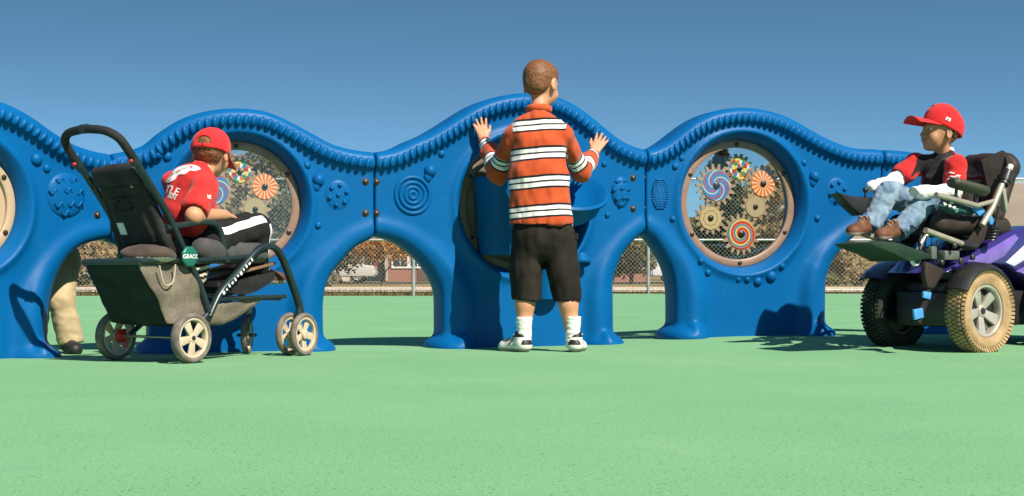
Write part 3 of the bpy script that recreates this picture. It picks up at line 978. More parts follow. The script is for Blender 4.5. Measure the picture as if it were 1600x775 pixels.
class Head:
    def __init__(s, f, c, fwd, up, sc=1.0, ears=True):
        """adds a head to the body field f; c: centre of the skull"""
        s.c = c = np.array(c); s.f = fw = unit(fwd); u = np.array(up, float); u = unit(u - fw * (u @ fw)); s.u = u
        s.r = r = np.cross(fw, u); s.s = sc
        s.M = M = np.stack([r, fw, u], 1)
        L = lambda x, y, z: c + sc * (r * x + fw * y + u * z)
        s.L = L
        f.ell(L(0, -.012, .012), np.array((.070, .086, .082)) * sc, M, .01)
        f.ell(L(0, .022, -.012), np.array((.062, .062, .085)) * sc, M, .02)
        f.ell(L(0, .048, -.062), np.array((.040, .036, .034)) * sc, M, .03)          # jaw and chin
        f.ell(L(0, .068, -.086), np.array((.018, .016, .014)) * sc, M, .02)
        for q in (-1, 1):
            f.ell(L(q * .036, .060, -.038), np.array((.024, .022, .026)) * sc, M, .02)   # cheeks
            f.ell(L(q * .029, .084, .004), np.array((.017, .012, .011)) * sc, M, .012, sub=True)  # sockets
            f.ell(L(q * .029, .072, .003), np.array((.013, .012, .010)) * sc, M, .004)
            f.cone(L(q * .012, .086, .018), L(q * .046, .072, .020), .006 * sc, .005 * sc, .012)   # brow
            if ears:
                f.ell(L(q * .075, -.006, -.016), np.array((.009, .019, .031)) * sc, M @ np.array(Matrix.Rotation(-q * .35, 3, 'Z')), .006)
                f.ell(L(q * .083, .000, -.014), np.array((.006, .010, .018)) * sc, M, .006, sub=True)
        f.cone(L(0, .086, .006), L(0, .103, -.028), .007 * sc, .0105 * sc, .010)    # nose
        for q in (-1, 1): f.ell(L(q * .010, .094, -.031), np.array((.008, .009, .007)) * sc, M, .006)
        f.ell(L(0, .086, -.052), np.array((.022, .009, .0065)) * sc, M, .005)
        f.ell(L(0, .084, -.063), np.array((.018, .009, .0070)) * sc, M, .005)
        f.cone(L(-.020, .094, -.0575), L(.020, .094, -.0575), .0025 * sc, .0025 * sc, .003, sub=True)

    def local(s, p):
        q = (p - s.c) / s.s
        return q @ s.r, q @ s.f, q @ s.u

    def pick(s, cen, skin=0, lip=1, white=2, dark=3):
        x, y, z = s.local(cen)
        out = np.full(len(cen), skin)
        out[(np.abs(x) < .021) & (y > .078) & (z < -.047) & (z > -.069)] = lip
        for q in (-1, 1):
            e = ((x - q * .029) / .0125) ** 2 + ((z - .003) / .0060) ** 2
            out[(e < 1) & (y > .06)] = white
            out[(((x - q * .029) ** 2 + (z - .003) ** 2) < .0058 ** 2) & (y > .06)] = dark
        return out


def hand(f, wrist, d, n, thumb, s=1.0, curl=(.2, .2, .25, .3), spread=.12, thumb_curl=.3):
    """d: wrist-to-knuckles, n: back of the hand, thumb: side the thumb is on"""
    d = unit(d); n = np.array(n, float); n = unit(n - d * (n @ d)); t = np.cross(d, n); t = t if t @ np.array(thumb) > 0 else -t
    w = np.array(wrist)
    offs = (.024, .0085, -.0075, -.0225)
    lens = (.052, .059, .054, .042)
    for i in range(4):
        k = w + d * (.062 - .003 * abs(i - 1.2)) * s + t * offs[i] * s
        f.cone(w + d * .008 * s + t * offs[i] * .55 * s, k, .0125 * s, .0095 * s, .010)
        a = (i - 1.4) * -spread
        fd = d * math.cos(a) + t * math.sin(a)
        c1, c2 = curl[i] * .6, curl[i] * 1.5
        d1 = fd * math.cos(c1) - n * math.sin(c1)
        d2 = fd * math.cos(c2) - n * math.sin(c2)
        m = k + d1 * lens[i] * .5 * s
        e = m + d2 * lens[i] * .48 * s
        f.cone(k, m, .0082 * s, .0075 * s, .004); f.cone(m, e, .0074 * s, .0060 * s, .003)
    b = w + d * .020 * s + t * .020 * s
    td = unit(d * .75 + t * .72 - n * thumb_curl * .5)
    m1 = b + td * .030 * s
    m2 = m1 + unit(d * (.95) + t * .30 - n * thumb_curl) * .027 * s
    f.cone(w + t * .010 * s, b, .013 * s, .012 * s, .010)
    f.cone(b, m1, .0115 * s, .0088 * s, .006); f.cone(m1, m2, .0085 * s, .0065 * s, .003)


def shoe(name, heel, toe, mats, parent, s=1.0, h=.0035, up=(0, 0, 1), high=.0):
    """heel/toe: points on the ground line of the sole"""
    a, b = np.array(heel, float), np.array(toe, float); L = np.linalg.norm(b - a); d = (b - a) / L; u = np.array(up, float); u = unit(u - d * (u @ d)); r = np.cross(d, u)
    M = np.stack([r, d, u], 1)
    lo = np.minimum(a, b) - .10; hi = np.maximum(a, b) + .12
    f = Field(lo, hi, h)
    k = L / .20
    f.cone(a + d * .036 * k + u * .030, a + d * .145 * k + u * .024, .034 * k, .038 * k, .01, sq=(u, 1.15))
    f.ell(a + d * .155 * k + u * .020, (.040 * k, .046 * k, .032), M, .02)
    f.cone(a + d * .040 * k + u * .040, a + d * .050 * k + u * (.078 + high), .034 * k, .031 * k, .015)
    f.cone(a + d * .070 * k + u * .060, a + d * .115 * k + u * .038, .026 * k, .026 * k, .02)       # tongue
    f.ell(a + d * .050 * k + u * (.092 + high), (.022 * k, .030 * k, .02), M, .004, sub=True)
    f.clip(a + u * .001, -u, .003)
    def pick(c):
        q = c - a
        z = q @ u; y = q @ d / k; x = q @ r
        out = np.zeros(len(c), int)
        out[z < .016] = 1
        st = np.abs(((y * 1.0 + z * .8) * 28) % 1 - .5) < .16
        out[st & (z > .03) & (y > .06) & (y < .125) & (np.abs(x) > .018 * k)] = 2
        out[(z > .07 + high) & (y < .1)] = 2
        out[(y < .016) & (z > .035) & (z < .058)] = 2
        return out
    o = f.build(name, mats, parent, pick=pick)
    # laces
    mb = MB()
    for i in range(4):
        y = (.078 + .016 * i) * k; z = .086 - .012 * i
        mb.tube([a + d * y + u * (z - .012) - r * .022 * k, a + d * (y + .004) + u * (z + .001), a + d * y + u * (z - .012) + r * .022 * k], .0032, 6)
    for q in (-1, 1):
        mb.tube([a + d * .075 * k + u * .085, a + d * .068 * k + u * .094 + r * q * .018, a + d * .07 * k + u * .080 + r * q * .032], .0028, 6)
    mb.build('laces', M_WHITE if mats[0] is M_SHOEW else M_SOLE, o)
    return o


def project_text(body, txt, size, origin, xdir, ydir, name, m, parent, lift=.0025, font_bold=0.0):
    """flat lettering laid onto a garment's surface"""
    cu = bpy.data.curves.new(name, 'FONT'); cu.body = txt; cu.size = size; cu.align_x = 'CENTER'; cu.align_y = 'CENTER'; cu.offset = font_bold
    cu.resolution_u = 2
    ob = bpy.data.objects.new('tmp', cu); COL.objects.link(ob)
    dg = bpy.context.evaluated_depsgraph_get()
    me = bpy.data.meshes.new_from_object(ob.evaluated_get(dg))
    bpy.data.objects.remove(ob)
    bm = bmesh.new(); bm.from_mesh(me)
    bmesh.ops.triangulate(bm, faces=bm.faces)
    for _ in range(3):
        es = [e for e in bm.edges if e.calc_length() > size * .16]
        if not es: break
        bmesh.ops.subdivide_edges(bm, edges=es, cuts=1)
        bmesh.ops.triangulate(bm, faces=bm.faces)
    bm.to_mesh(me); bm.free()
    return project_mesh(body, me, origin, xdir, ydir, name, m, parent, lift)


def project_mesh(body, me, origin, xdir, ydir, name, m, parent, lift=.0025):
    T = body.matrix_world if body.parent is None else None
    M = Matrix.Identity(4); p = body
    while p is not None: M = p.matrix_basis @ M; p = p.parent
    bv = BVHTree.FromPolygons([M @ v.co for v in body.data.vertices], [tuple(q.vertices) for q in body.data.polygons])
    X, Y = Vector(xdir).normalized(), Vector(ydir).normalized(); Z = X.cross(Y)
    for v in me.vertices:
        p0 = Vector(origin) + X * v.co.x + Y * v.co.y
        h, n, i, t = bv.ray_cast(p0 + Z * .25, -Z)
        if h is None: h, n, i, t = bv.find_nearest(p0)
        v.co = h + n * lift if n.dot(Z) > 0 else h + Z * lift
    me.update()
    return link(name, me, m, parent, smooth=False)


def cap_mesh(H, name, parent, m, brim_dir=1, opening=False, tilt=0.0, extra=1.0, drop=0.0):
    """baseball cap on head H"""
    c = H.L(0, -.010, .018 - drop); s = H.s * extra
    u = unit(H.u * math.cos(tilt) - H.f * math.sin(tilt)); fw = unit(H.f * math.cos(tilt) + H.u * math.sin(tilt)); r = np.cross(fw, u)
    M = np.stack([r, fw, u], 1)
    f = Field(c - .17, c + .17, .0045)
    f.ell(c + u * .006 * s, np.array((.083, .099, .092)) * s, M, .004)
    f.ell(c + u * .030 * s + fw * .02, np.array((.074, .080, .076)) * s, M, .012)
    f.clip(c - u * .012 * s, -(u * 1.0 + fw * .0), .004)
    f.ell(c - u * .03 * s, np.array((.078, .094, .085)) * s, M, .003, sub=True)      # hollow
    if opening:
        f.ell(c - fw * .10 * s + u * .014 * s, np.array((.032, .05, .026)) * s, M, .003, sub=True)
    o = f.build(name, m, parent, smooth=1)
    mb = MB()
    if opening:
        mb.tube([c + (-fw * math.cos(t) * .100 + r * math.sin(t) * .085) * s - u * .004 * s for t in np.linspace(-.5, .5, 9)], .0085 * s, 8, flat=.35, up=tuple(r))
        mb.build('strap', m, o)
    # brim: thin curved sheet with thickness
    mb = MB(); nu, nv = 17, 9
    top, bot = [], []
    for i in range(nu):
        a = (i / (nu - 1) - .5) * 2.1
        for j in range(nv):
            t = j / (nv - 1)
            rx, ry = .082, .094
            p0 = r * math.sin(a) * rx + fw * math.cos(a) * ry
            p1 = r * math.sin(a) * .086 + fw * (.094 + .078 * math.cos(a * .72) ** .9)
            p = p0 * (1 - t) + p1 * t
            droop = .018 * t + .030 * (math.sin(a) ** 2) * (.35 + .65 * t)
            q = c + (p * brim_dir if brim_dir < 0 else p) * s - u * (.002 + droop) * s
            top.append(q); bot.append(q - u * .0035)
    n = nu * nv
    fcs = []
    for i in range(nu - 1):
        for j in range(nv - 1):
            k = i * nv + j
            fcs += [(k, k + 1, k + nv + 1, k + nv), (n + k, n + k + nv, n + k + nv + 1, n + k + 1)]
    def edge(a_, b_): fcs.append((a_, b_, n + b_, n + a_))
    for i in range(nu - 1): edge(i * nv, (i + 1) * nv); edge(i * nv + nv - 1, (i + 1) * nv + nv - 1)
    for j in range(nv - 1): edge(j, j + 1); edge((nu - 1) * nv + j, (nu - 1) * nv + j + 1)
    mb.add(top + bot, fcs).build('brim', m, o, auto=50)
    b = MB(); b.ell(c + u * .100 * s, (.008, .008, .005), Matrix(M.tolist()), 10, 6); b.build('button', m, o)
    return o, (c, r, fw, u, s)


def two_tone(name, a, b_, attr='mask'):
    """cloth of two colours parted where the attribute crosses zero"""
    m = fabric(name, a)
    nt = m.node_tree; N, L = nt.nodes, nt.links; b = N['Principled BSDF']
    src = b.inputs['Base Color'].links[0].from_socket
    at = N.new('ShaderNodeAttribute'); at.attribute_name = attr
    k = math_node(N, L, 'GREATER_THAN', at.outputs['Fac'], 0.0)
    mx = N.new('ShaderNodeMixRGB'); L.new(k, mx.inputs[0]); L.new(src, mx.inputs[1]); mx.inputs[2].default_value = (*b_, 1)
    L.new(mx.outputs[0], b.inputs['Base Color'])
    return m


# ================================================================== boy standing in the middle
STRIPE_N = None
def stripe_mat(name, base, base2, period, phase, bands):
    m, nt, N, L, b = _new(name)
    at = N.new('ShaderNodeAttribute'); at.attribute_name = 'run'
    tc = N.new('ShaderNodeTexCoord')
    nz = N.new('ShaderNodeTexNoise'); nz.inputs['Scale'].default_value = 12; L.new(tc.outputs['Object'], nz.inputs['Vector'])
    wob = math_node(N, L, 'MULTIPLY_ADD', nz.outputs['Fac'], .006, -.003)
    t = math_node(N, L, 'FRACT', math_node(N, L, 'DIVIDE', math_node(N, L, 'ADD', math_node(N, L, 'ADD', at.outputs['Fac'], wob), phase), period))
    n = N.new('ShaderNodeTexNoise'); n.inputs['Scale'].default_value = 16; n.inputs['Detail'].default_value = 5; L.new(tc.outputs['Object'], n.inputs['Vector'])
    oc = ramp(N, [(.3, base), (.7, base2)], 'LINEAR'); L.new(n.outputs['Fac'], oc.inputs['Fac'])
    msk = ramp(N, [(p, (v, v, v)) for p, v, _ in bands]); L.new(t, msk.inputs['Fac'])
    cc = ramp(N, [(p, c) for p, _, c in bands]); L.new(t, cc.inputs['Fac'])
    mx = N.new('ShaderNodeMixRGB'); L.new(msk.outputs[0], mx.inputs[0]); L.new(oc.outputs[0], mx.inputs[1]); L.new(cc.outputs[0], mx.inputs[2])
    L.new(mx.outputs[0], b.inputs['Base Color']); b.inputs['Roughness'].default_value = .9; b.inputs['Specular IOR Level'].default_value = .15; b.inputs['Sheen Weight'].default_value = .15
    n2 = N.new('ShaderNodeTexNoise'); n2.inputs['Scale'].default_value = 300; L.new(tc.outputs['Object'], n2.inputs['Vector'])
    bp = N.new('ShaderNodeBump'); bp.inputs['Strength'].default_value = .5; bp.inputs['Distance'].default_value = .002
    L.new(n2.outputs['Fac'], bp.inputs['Height']); L.new(bp.outputs['Normal'], b.inputs['Normal'])
    return m


Kb, Wb = (.012, .010, .012), (.74, .70, .66)
PER = 45.2 * 7.15 / F
M_STRIPE = stripe_mat('orange_striped_cotton', (.42, .058, .016), (.52, .082, .023), PER, 0.0,
                      [(0, 1, Kb), (.075, 1, Wb), (.205, 1, Kb), (.265, 1, Wb), (.41, 1, Kb), (.475, 0, Kb)])


def standing_boy():
    root = empty('person', (.15, 7.10, 0), 'boy in orange striped shirt and dark shorts standing, both hands on the blue panel', 'person')
    D = 7.15
    lo, hi = px(720, 575, 6.80), px(970, 85, 7.75)
    f = Field((lo[0] - .02, 6.84, -.0), (hi[0] + .02, 7.80, 1.45), .0048)
    # legs
    hipL, hipR = px(826, 352, D + .02), px(872, 352, D + .02)
    kneeL, kneeR = px(821, 440, D + .03), px(883, 440, D + .03)
    ankL, ankR = px(819, 528, D + .0), px(895, 528, D - .0)
    f.chain([hipL, kneeL, (kneeL * .6 + ankL * .4) - V3(0, .012, 0), ankL], [.07, .047, .044, .030], .02)
    f.chain([hipR, kneeR, (kneeR * .6 + ankR * .4) - V3(0, .012, 0), ankR], [.07, .047, .044, .030], .02)
    f.ell(ankL + V3(-.03, .05, -.025), (.03, .05, .02)); f.ell(ankR + V3(.01, .05, -.025), (.03, .05, .02))
    pel, chest, neck = px(848, 340, D), px(842, 225, D + .03), px(842, 172, D + .06)
    f.cone(pel, chest, .095, .085, .03, sq=((0, 1, 0), 1.4)); f.cone(chest, px(841, 200, D + .06), .085, .05, .03, sq=((0, 1, 0), 1.4))
    hc = px(845, 130, D + .10)
    f.cone(neck, hc + V3(0, -.01, -.05), .039, .038, .02)
    H = Head(f, hc, (.50, .84, -.30), (.08, .24, 1), 1.04)
    # arms
    shL, elL, wrL = px(800, 212, D + .05), px(776, 268, D + .18), px(757, 222, D + .36)
    shR, elR, wrR = px(881, 213, D + .06), px(908, 266, D + .22), px(926, 242, D + .43)
    f.cone(px(841, 206, D + .06), shL, .040, .027, .02); f.cone(px(841, 206, D + .06), shR, .040, .027, .02)
    f.chain([shL, elL, wrL], [.027, .026, .022], .012); f.chain([shR, elR, wrR], [.027, .026, .022], .012)
    hand(f, wrL + V3(-.004, .006, .012), (-.22, .16, .95), (.12, -1, .2), (1, 0, .2), .98, (.05, .05, .08, .1), .17, .15)
    hand(f, wrR + V3(.008, .008, .012), (.46, .34, .84), (-.12, -1, .2), (-1, 0, .2), .98, (.05, .05, .08, .1), .15, .15)
    f.build('body', [M_SKIN, M_LIP, M_EYEW, M_EYED], root, pick=lambda c: H.pick(c))
    # hair: close crop, down to the nape
    g = Field(H.c - .16, H.c + .16, .0042)
    g.ell(H.L(0, -.016, .018), (.0775, .0930, .0900), H.M); g.ell(H.L(0, -.050, -.035), (.054, .040, .040), H.M, .02)
    g.ell(H.L(0, .02, .05), (.070, .070, .056), H.M, .02)
    g.clip(H.L(0, .052, .02), H.f * .95 + H.u * -.30, .006)
    g.ell(H.L(.085, .045, -.045), (.06, .075, .062), H.M, .006, sub=True)
    g.ell(H.L(-.085, .045, -.045), (.06, .075, .062), H.M, .006, sub=True)
    g.clip(H.L(0, -.05, -.082), H.u * -1 + H.f * .35, .006)
    hair = g.build('hair', M_HAIR, root, wob=.0018, wscale=60)
    # short tufts so that the outline is not clean
    V = np.empty(len(hair.data.vertices) * 3); hair.data.vertices.foreach_get('co', V); V = V.reshape(-1, 3)
    Nn = np.empty_like(V).ravel(); hair.data.vertices.foreach_get('normal', Nn); Nn = Nn.reshape(-1, 3)
    off = np.array(root.location)
    tb = MB()
    for i in RNG.choice(len(V), 15000, replace=True):
        p = V[i] + off; n = Nn[i]
        if n @ H.u < -.25 : continue
        t = unit(np.cross(n, RNG.normal(size=3))); dr = unit(n * .55 + H.f * .35 - H.u * .35 * (1 - abs(n @ H.u)) + t * .35)
        w = .0007
        L_ = RNG.uniform(.006, .012) * (1.0 + .9 * max(0, n @ H.u))
        tb.add([p - t * w, p + t * w, p + dr * L_], [(0, 1, 2)])
    tb.build('hair_strands', M_HAIR, hair, smooth=False)
    # shirt
    s = Field((lo[0] - .02, 6.9, .50), (hi[0] + .02, 7.74, 1.26), .006)
    s.cone(px(846, 345, D), px(843, 275, D + .01), .152, .134, .02, sq=((0, 1, 0), 1.42))
    s.cone(px(843, 275, D + .01), px(840, 225, D + .04), .134, .114, .03, sq=((0, 1, 0), 1.42))
    s.cone(px(840, 225, D + .04), px(841, 204, D + .05), .120, .085, .04, sq=((0, 1, 0), 1.3))
    s.cone(px(836, 184, D + .05), px(806, 210, D + .05), .045, .050, .03); s.cone(px(848, 184, D + .06), px(877, 211, D + .06), .045, .050, .03)
    s.cone(px(841, 190, D + .055), px(842, 176, D + .07), .07, .054, .02)
    s.chain([shL, elL + V3(.004, 0, -.006), elL * .35 + wrL * .65, wrL + V3(0, -.006, -.004)], [.049, .051, .045, .034], .02)
    s.chain([shR, elR + V3(-.004, 0, -.006), elR * .35 + wrR * .65, wrR + V3(0, -.006, -.004)], [.049, .050, .045, .034], .02)
    s.cone(px(842, 168, D + .07), px(843, 150, D + .09), .046, .05, .003, sub=True)
    s.clip(px(845, 352, D), (0.02, 0, -1), .004)
    s.clip(px(842, 171, D + .07), (0, .28, 1), .004)
    # hollow below the hem
    s.cone(px(846, 372, D), px(846, 346, D), .148, .142, .003, sq=((0, 1, 0), 1.46), sub=True)
    def dist_seg(p, a, b):
        ab = b - a; t = np.clip(((p - a) @ ab) / (ab @ ab), 0, 1)
        return np.linalg.norm(p - a - t[:, None] * ab, axis=1), t
    z0 = px(0, 185, 7.15)[2]
    def run(p):
        base = z0 - p[:, 2] + .010 * np.sin((p[:, 0] - .1) * 9)
        out = base.copy()
        for sh, el, wr in ((shL, elL, wrL), (shR, elR, wrR)):
            d1, t1 = dist_seg(p, sh, el); d2, t2 = dist_seg(p, el, wr)
            cx = px(843, 0, 7.18)[0]
            arm = (np.minimum(d1, d2) < .078) & (np.abs(p[:, 0] - cx) > .118 - .10 * np.clip((p[:, 2] - .95) / .12, 0, 1) * 0) & ((np.abs(p[:, 0] - cx) > .128 + .022 * np.clip((1.0 - p[:, 2]) / .2, 0, 1)))
            l1 = np.linalg.norm(el - sh); l2 = np.linalg.norm(wr - el)
            r_ = np.where(d1 < d2, t1 * l1, l1 + t2 * l2)
            # sleeves: one band above the elbow, a thin one at the cuff
            out = np.where(arm, np.where(r_ < l1 - .75 * PER - .002, .75 * PER, r_ - (l1 - .75 * PER)), out)
        return out
    s.build('shirt', M_STRIPE, root, wob=.013, wscale=10, attr={'run': run}, wdir=(1.7, 1, .75))
    # collar
    c = MB(); cc = px(842, 171, D + .068)
    c.tube([cc + V3(.053 * math.cos(t), .053 * math.sin(t), .006 * math.sin(t) * -1) for t in np.linspace(0, 2 * math.pi, 29)[:-1]], .010, 10, closed=True, flat=1.7, up=(0, 0, 1))
    M_OR = fabric('orange_collar', (.48, .075, .018), (.56, .10, .03))
    c.build('collar', M_OR, root)
    # shorts
    q = Field((lo[0], 6.88, .20), (hi[0], 7.40, .72), .006)
    q.cone(px(848, 345, D), px(849, 365, D), .126, .138, .02, sq=((0, 1, 0), 1.45))
    q.chain([px(825, 365, D + .01), px(822, 420, D + .02), px(824, 466, D + .02)], [.078, .078, .072], .02)
    q.chain([px(873, 365, D + .01), px(879, 420, D + .02), px(885, 463, D + .02)], [.078, .076, .070], .02)
    q.cone(px(849, 390, D), px(853, 500, D + .02), .004, .020, .02, sub=True)
    q.clip(px(824, 470, D), (-.05, 0, -1), .003)
    q.cone(px(824, 482, D + .02), px(824, 462, D + .02), .064, .055, .003, sub=True); q.cone(px(886, 482, D + .02), px(885, 460, D + .02), .062, .053, .003, sub=True)
    sh_ = q.build('shorts', M_SHORTS, root, wob=.009, wscale=13, wdir=(1.2, 1, .5))
    mb = MB(); k = px(897, 385, D + .03)
    mb.box(k, (.012, .045, .055)); mb.box(k + V3(.006, 0, .045), (.012, .049, .016))
    mb.build('cargo_pocket', M_SHORTS, sh_, bevel=.006)
    # socks and shoes
    for ank, nm in ((ankL, 0), (ankR, 1)):
        kx = Field(ank - V3(.08, .08, .05), ank + V3(.08, .10, .14), .004)
        kx.chain([ank + V3(0, .0, -.03), ank + V3(0, -.002, .02), ank + V3(0, -.006, .11)], [.034, .033, .040], .01)
        kx.clip(ank + V3(0, 0, .100), (0, 0, 1), .004)
        kx.build('sock', M_SOCK, root, wob=.003, wscale=60, wdir=(.5, .5, 1.6))
    gz = .0
    shoe('shoe', (ankL[0] + .022, ankL[1] - .045, gz), (ankL[0] - .105, ankL[1] + .135, gz), [M_SHOEW, M_SOLE, M_SHOEB], root, 1.05)
    shoe('shoe', (ankR[0] + .004, ankR[1] - .055, gz), (ankR[0] + .035, ankR[1] + .145, gz), [M_SHOEW, M_SOLE, M_SHOEB], root, 1.05)
    return root


standing_boy()
# ------------------------------------------------------------------ stroller
M_FRAME = mat('stroller_frame', (.010, .020, .022), .35, (.016, .030, .032), 6, 4, .5, bump=.1, bscale=60)
M_FOAM = mat('black_foam', (.012, .011, .011), .75, (.022, .021, .020), 60, 4, .3, bump=.4, bscale=300)
M_SEAT = fabric('black_nylon', (.016, .015, .015), (.030, .028, .027), rough=.6, bscale=420)
M_SEATG = fabric('grey_nylon', (.05, .048, .047), (.075, .072, .07), rough=.7)
M_BASKB = fabric('dark_green_nylon', (.004, .008, .007), (.010, .017, .015), rough=.6)
def mesh_mat():
    m, nt, N, L, b = _new('taupe_mesh')
    tc = N.new('ShaderNodeTexCoord')
    n = N.new('ShaderNodeTexNoise'); n.inputs['Scale'].default_value = 7; n.inputs['Detail'].default_value = 6; L.new(tc.outputs['Object'], n.inputs['Vector'])
    r = ramp(N, [(.35, (.13, .105, .072)), (.68, (.29, .235, .165))], 'LINEAR'); L.new(n.outputs['Fac'], r.inputs['Fac'])
    v = N.new('ShaderNodeTexVoronoi'); v.inputs['Scale'].default_value = 220; L.new(tc.outputs['Object'], v.inputs['Vector'])
    q = ramp(N, [(.25, (1, 1, 1)), (.5, (.45, .45, .45))], 'LINEAR'); L.new(v.outputs['Distance'], q.inputs['Fac'])
    mx = N.new('ShaderNodeMixRGB'); mx.blend_type = 'MULTIPLY'; mx.inputs[0].default_value = .8; L.new(r.outputs[0], mx.inputs[1]); L.new(q.outputs[0], mx.inputs[2])
    L.new(mx.outputs[0], b.inputs['Base Color']); b.inputs['Roughness'].default_value = .7
    return m


M_MESH = mesh_mat()
M_TYREG = mat('dusty_tyre', (.12, .10, .085), .85, (.20, .17, .14), 26, 5, .2, bump=.4, bscale=120)
M_RIMC = mat('cream_rim', (.56, .45, .32), .5, (.48, .38, .27), 25, 4, .35)
M_HUBD = mat('dark_hub', (.02, .02, .022), .4)
M_REDP = mat('red_plastic', (.50, .02, .015), .35)
M_GREENB = mat('green_badge', (.01, .13, .09), .35)
M_WHITEP = mat('white_decal', (.75, .74, .70), .5)
M_ROD = mat('bare_rod', (.35, .32, .24), .35, metal=.7)


def wheel(name, c, ax, Rw, wd, parent, mt, mr, spokes=5, rimfrac=.80, mh=None, tread=0, rot=0., dish=.0, sw0=.15, sw1=.24):
    """wheel > tyre, rim (> hub cap); ax points out of the visible face"""
    c = Vector(c); ax = Vector(ax).normalized()
    X = Vector((0, 0, 1)); Y = ax.cross(X).normalized()
    ri = Rw * rimfrac; h = wd / 2
    root = MB()
    prof = [(ri, -h * .8), (ri + (Rw - ri) * .35, -h)] + [(Rw - (Rw - ri) * .5 + (Rw - ri) * .5 * math.cos(t), h * math.sin(t)) for t in np.linspace(-1.25, 1.25, 11)] + [(ri + (Rw - ri) * .35, h), (ri, h * .8), (ri, -h * .8)]
    root.lathe(c, ax, prof, 56, ref=X)
    if tread:
        for i in range(tread):
            for row, off in ((.93, 0), (.55, .5), (.12, 0), (-.3, .5), (-.72, 0)):
                t = 2 * math.pi * (i + off + rot) / tread
                rad = X * math.cos(t) + Y * math.sin(t); tan = -X * math.sin(t) + Y * math.cos(t)
                edge = row > .9 or row < -.7
                rr = Rw * (.945 if edge else .985)
                M = Matrix((rad, tan, ax)).transposed()
                if edge:
                    tilt = .55 * (1 if row > 0 else -1)
                    M = M @ Matrix.Rotation(-tilt, 3, 'Y')
                root.box(c + rad * rr + ax * row * h * .92, (.011 if not edge else .012, math.pi * Rw / tread * .60, h * (.17 if not edge else .15)), M)
    tyre = root.build('wheel', mt, parent, auto=50)
    tyre.name = name
    m = MB()
    f = h * .72
    rr = ri + .002
    m.lathe(c, ax, [(rr * .84, f * .55), (rr * .86, f), (rr * .93, f * 1.08), (rr, f * .95), (rr, -f), (rr * .84, -f), (rr * .84, f * .55)], 56, ref=X)
    m.lathe(c, ax, [(0, f * .95 - dish), (rr * .20, f * .95 - dish), (rr * .24, f * .75 - dish), (rr * .26, -f), (0, -f)], 28, ref=X)
    for i in range(spokes):
        t = 2 * math.pi * (i + .25 + rot * 0) / spokes + .2
        rad = X * math.cos(t) + Y * math.sin(t); tan = -X * math.sin(t) + Y * math.cos(t)
        w0, w1 = rr * sw0, rr * sw1
        a, b = c + rad * rr * .18 + ax * (f * .80 - dish), c + rad * rr * .90 + ax * f * .72
        m.prism([a - tan * w0, a + tan * w0, b + tan * w1, b - tan * w1], -ax * f * .55)
    rim = m.build('rim', mr, tyre, bevel=.0025 if Rw > .08 else .0012, auto=35)
    m = MB(); m.lathe(c, ax, [(0, f * 1.12 - dish), (rr * .11, f * 1.08 - dish), (rr * .13, f * .8 - dish), (0, f * .7 - dish)], 20)
    m.build('hub', mh or M_HUBD, tyre)
    return tyre


SO = Vector((-1.345, 6.25, 0)); SH = Vector((.55, .835, 0)).normalized(); SA = Vector((-SH.y, SH.x, 0)); TRK = .33
NPL = Plane(SO, SH); FPL = Plane(SO + SA * TRK, SH); MPL = Plane(SO + SA * TRK * .5, SH)


def near(x, y, off=0.0): return NPL.hit(x, y) + SA * off
def both(pts, r, mname, m, parent, n=12, sm=4, off=0.0, flat=1.0, bev=None):
    q = [near(*p) for p in pts]
    if sm: q = [Vector(p) for p in spline([tuple(v) for v in q], sm)]
    out = []
    for o in (off, TRK - off):
        mb = MB(); mb.tube([v + SA * o for v in q], r, n, flat=flat, up=tuple(SA)); out.append(mb.build(mname, m, parent))
    return out


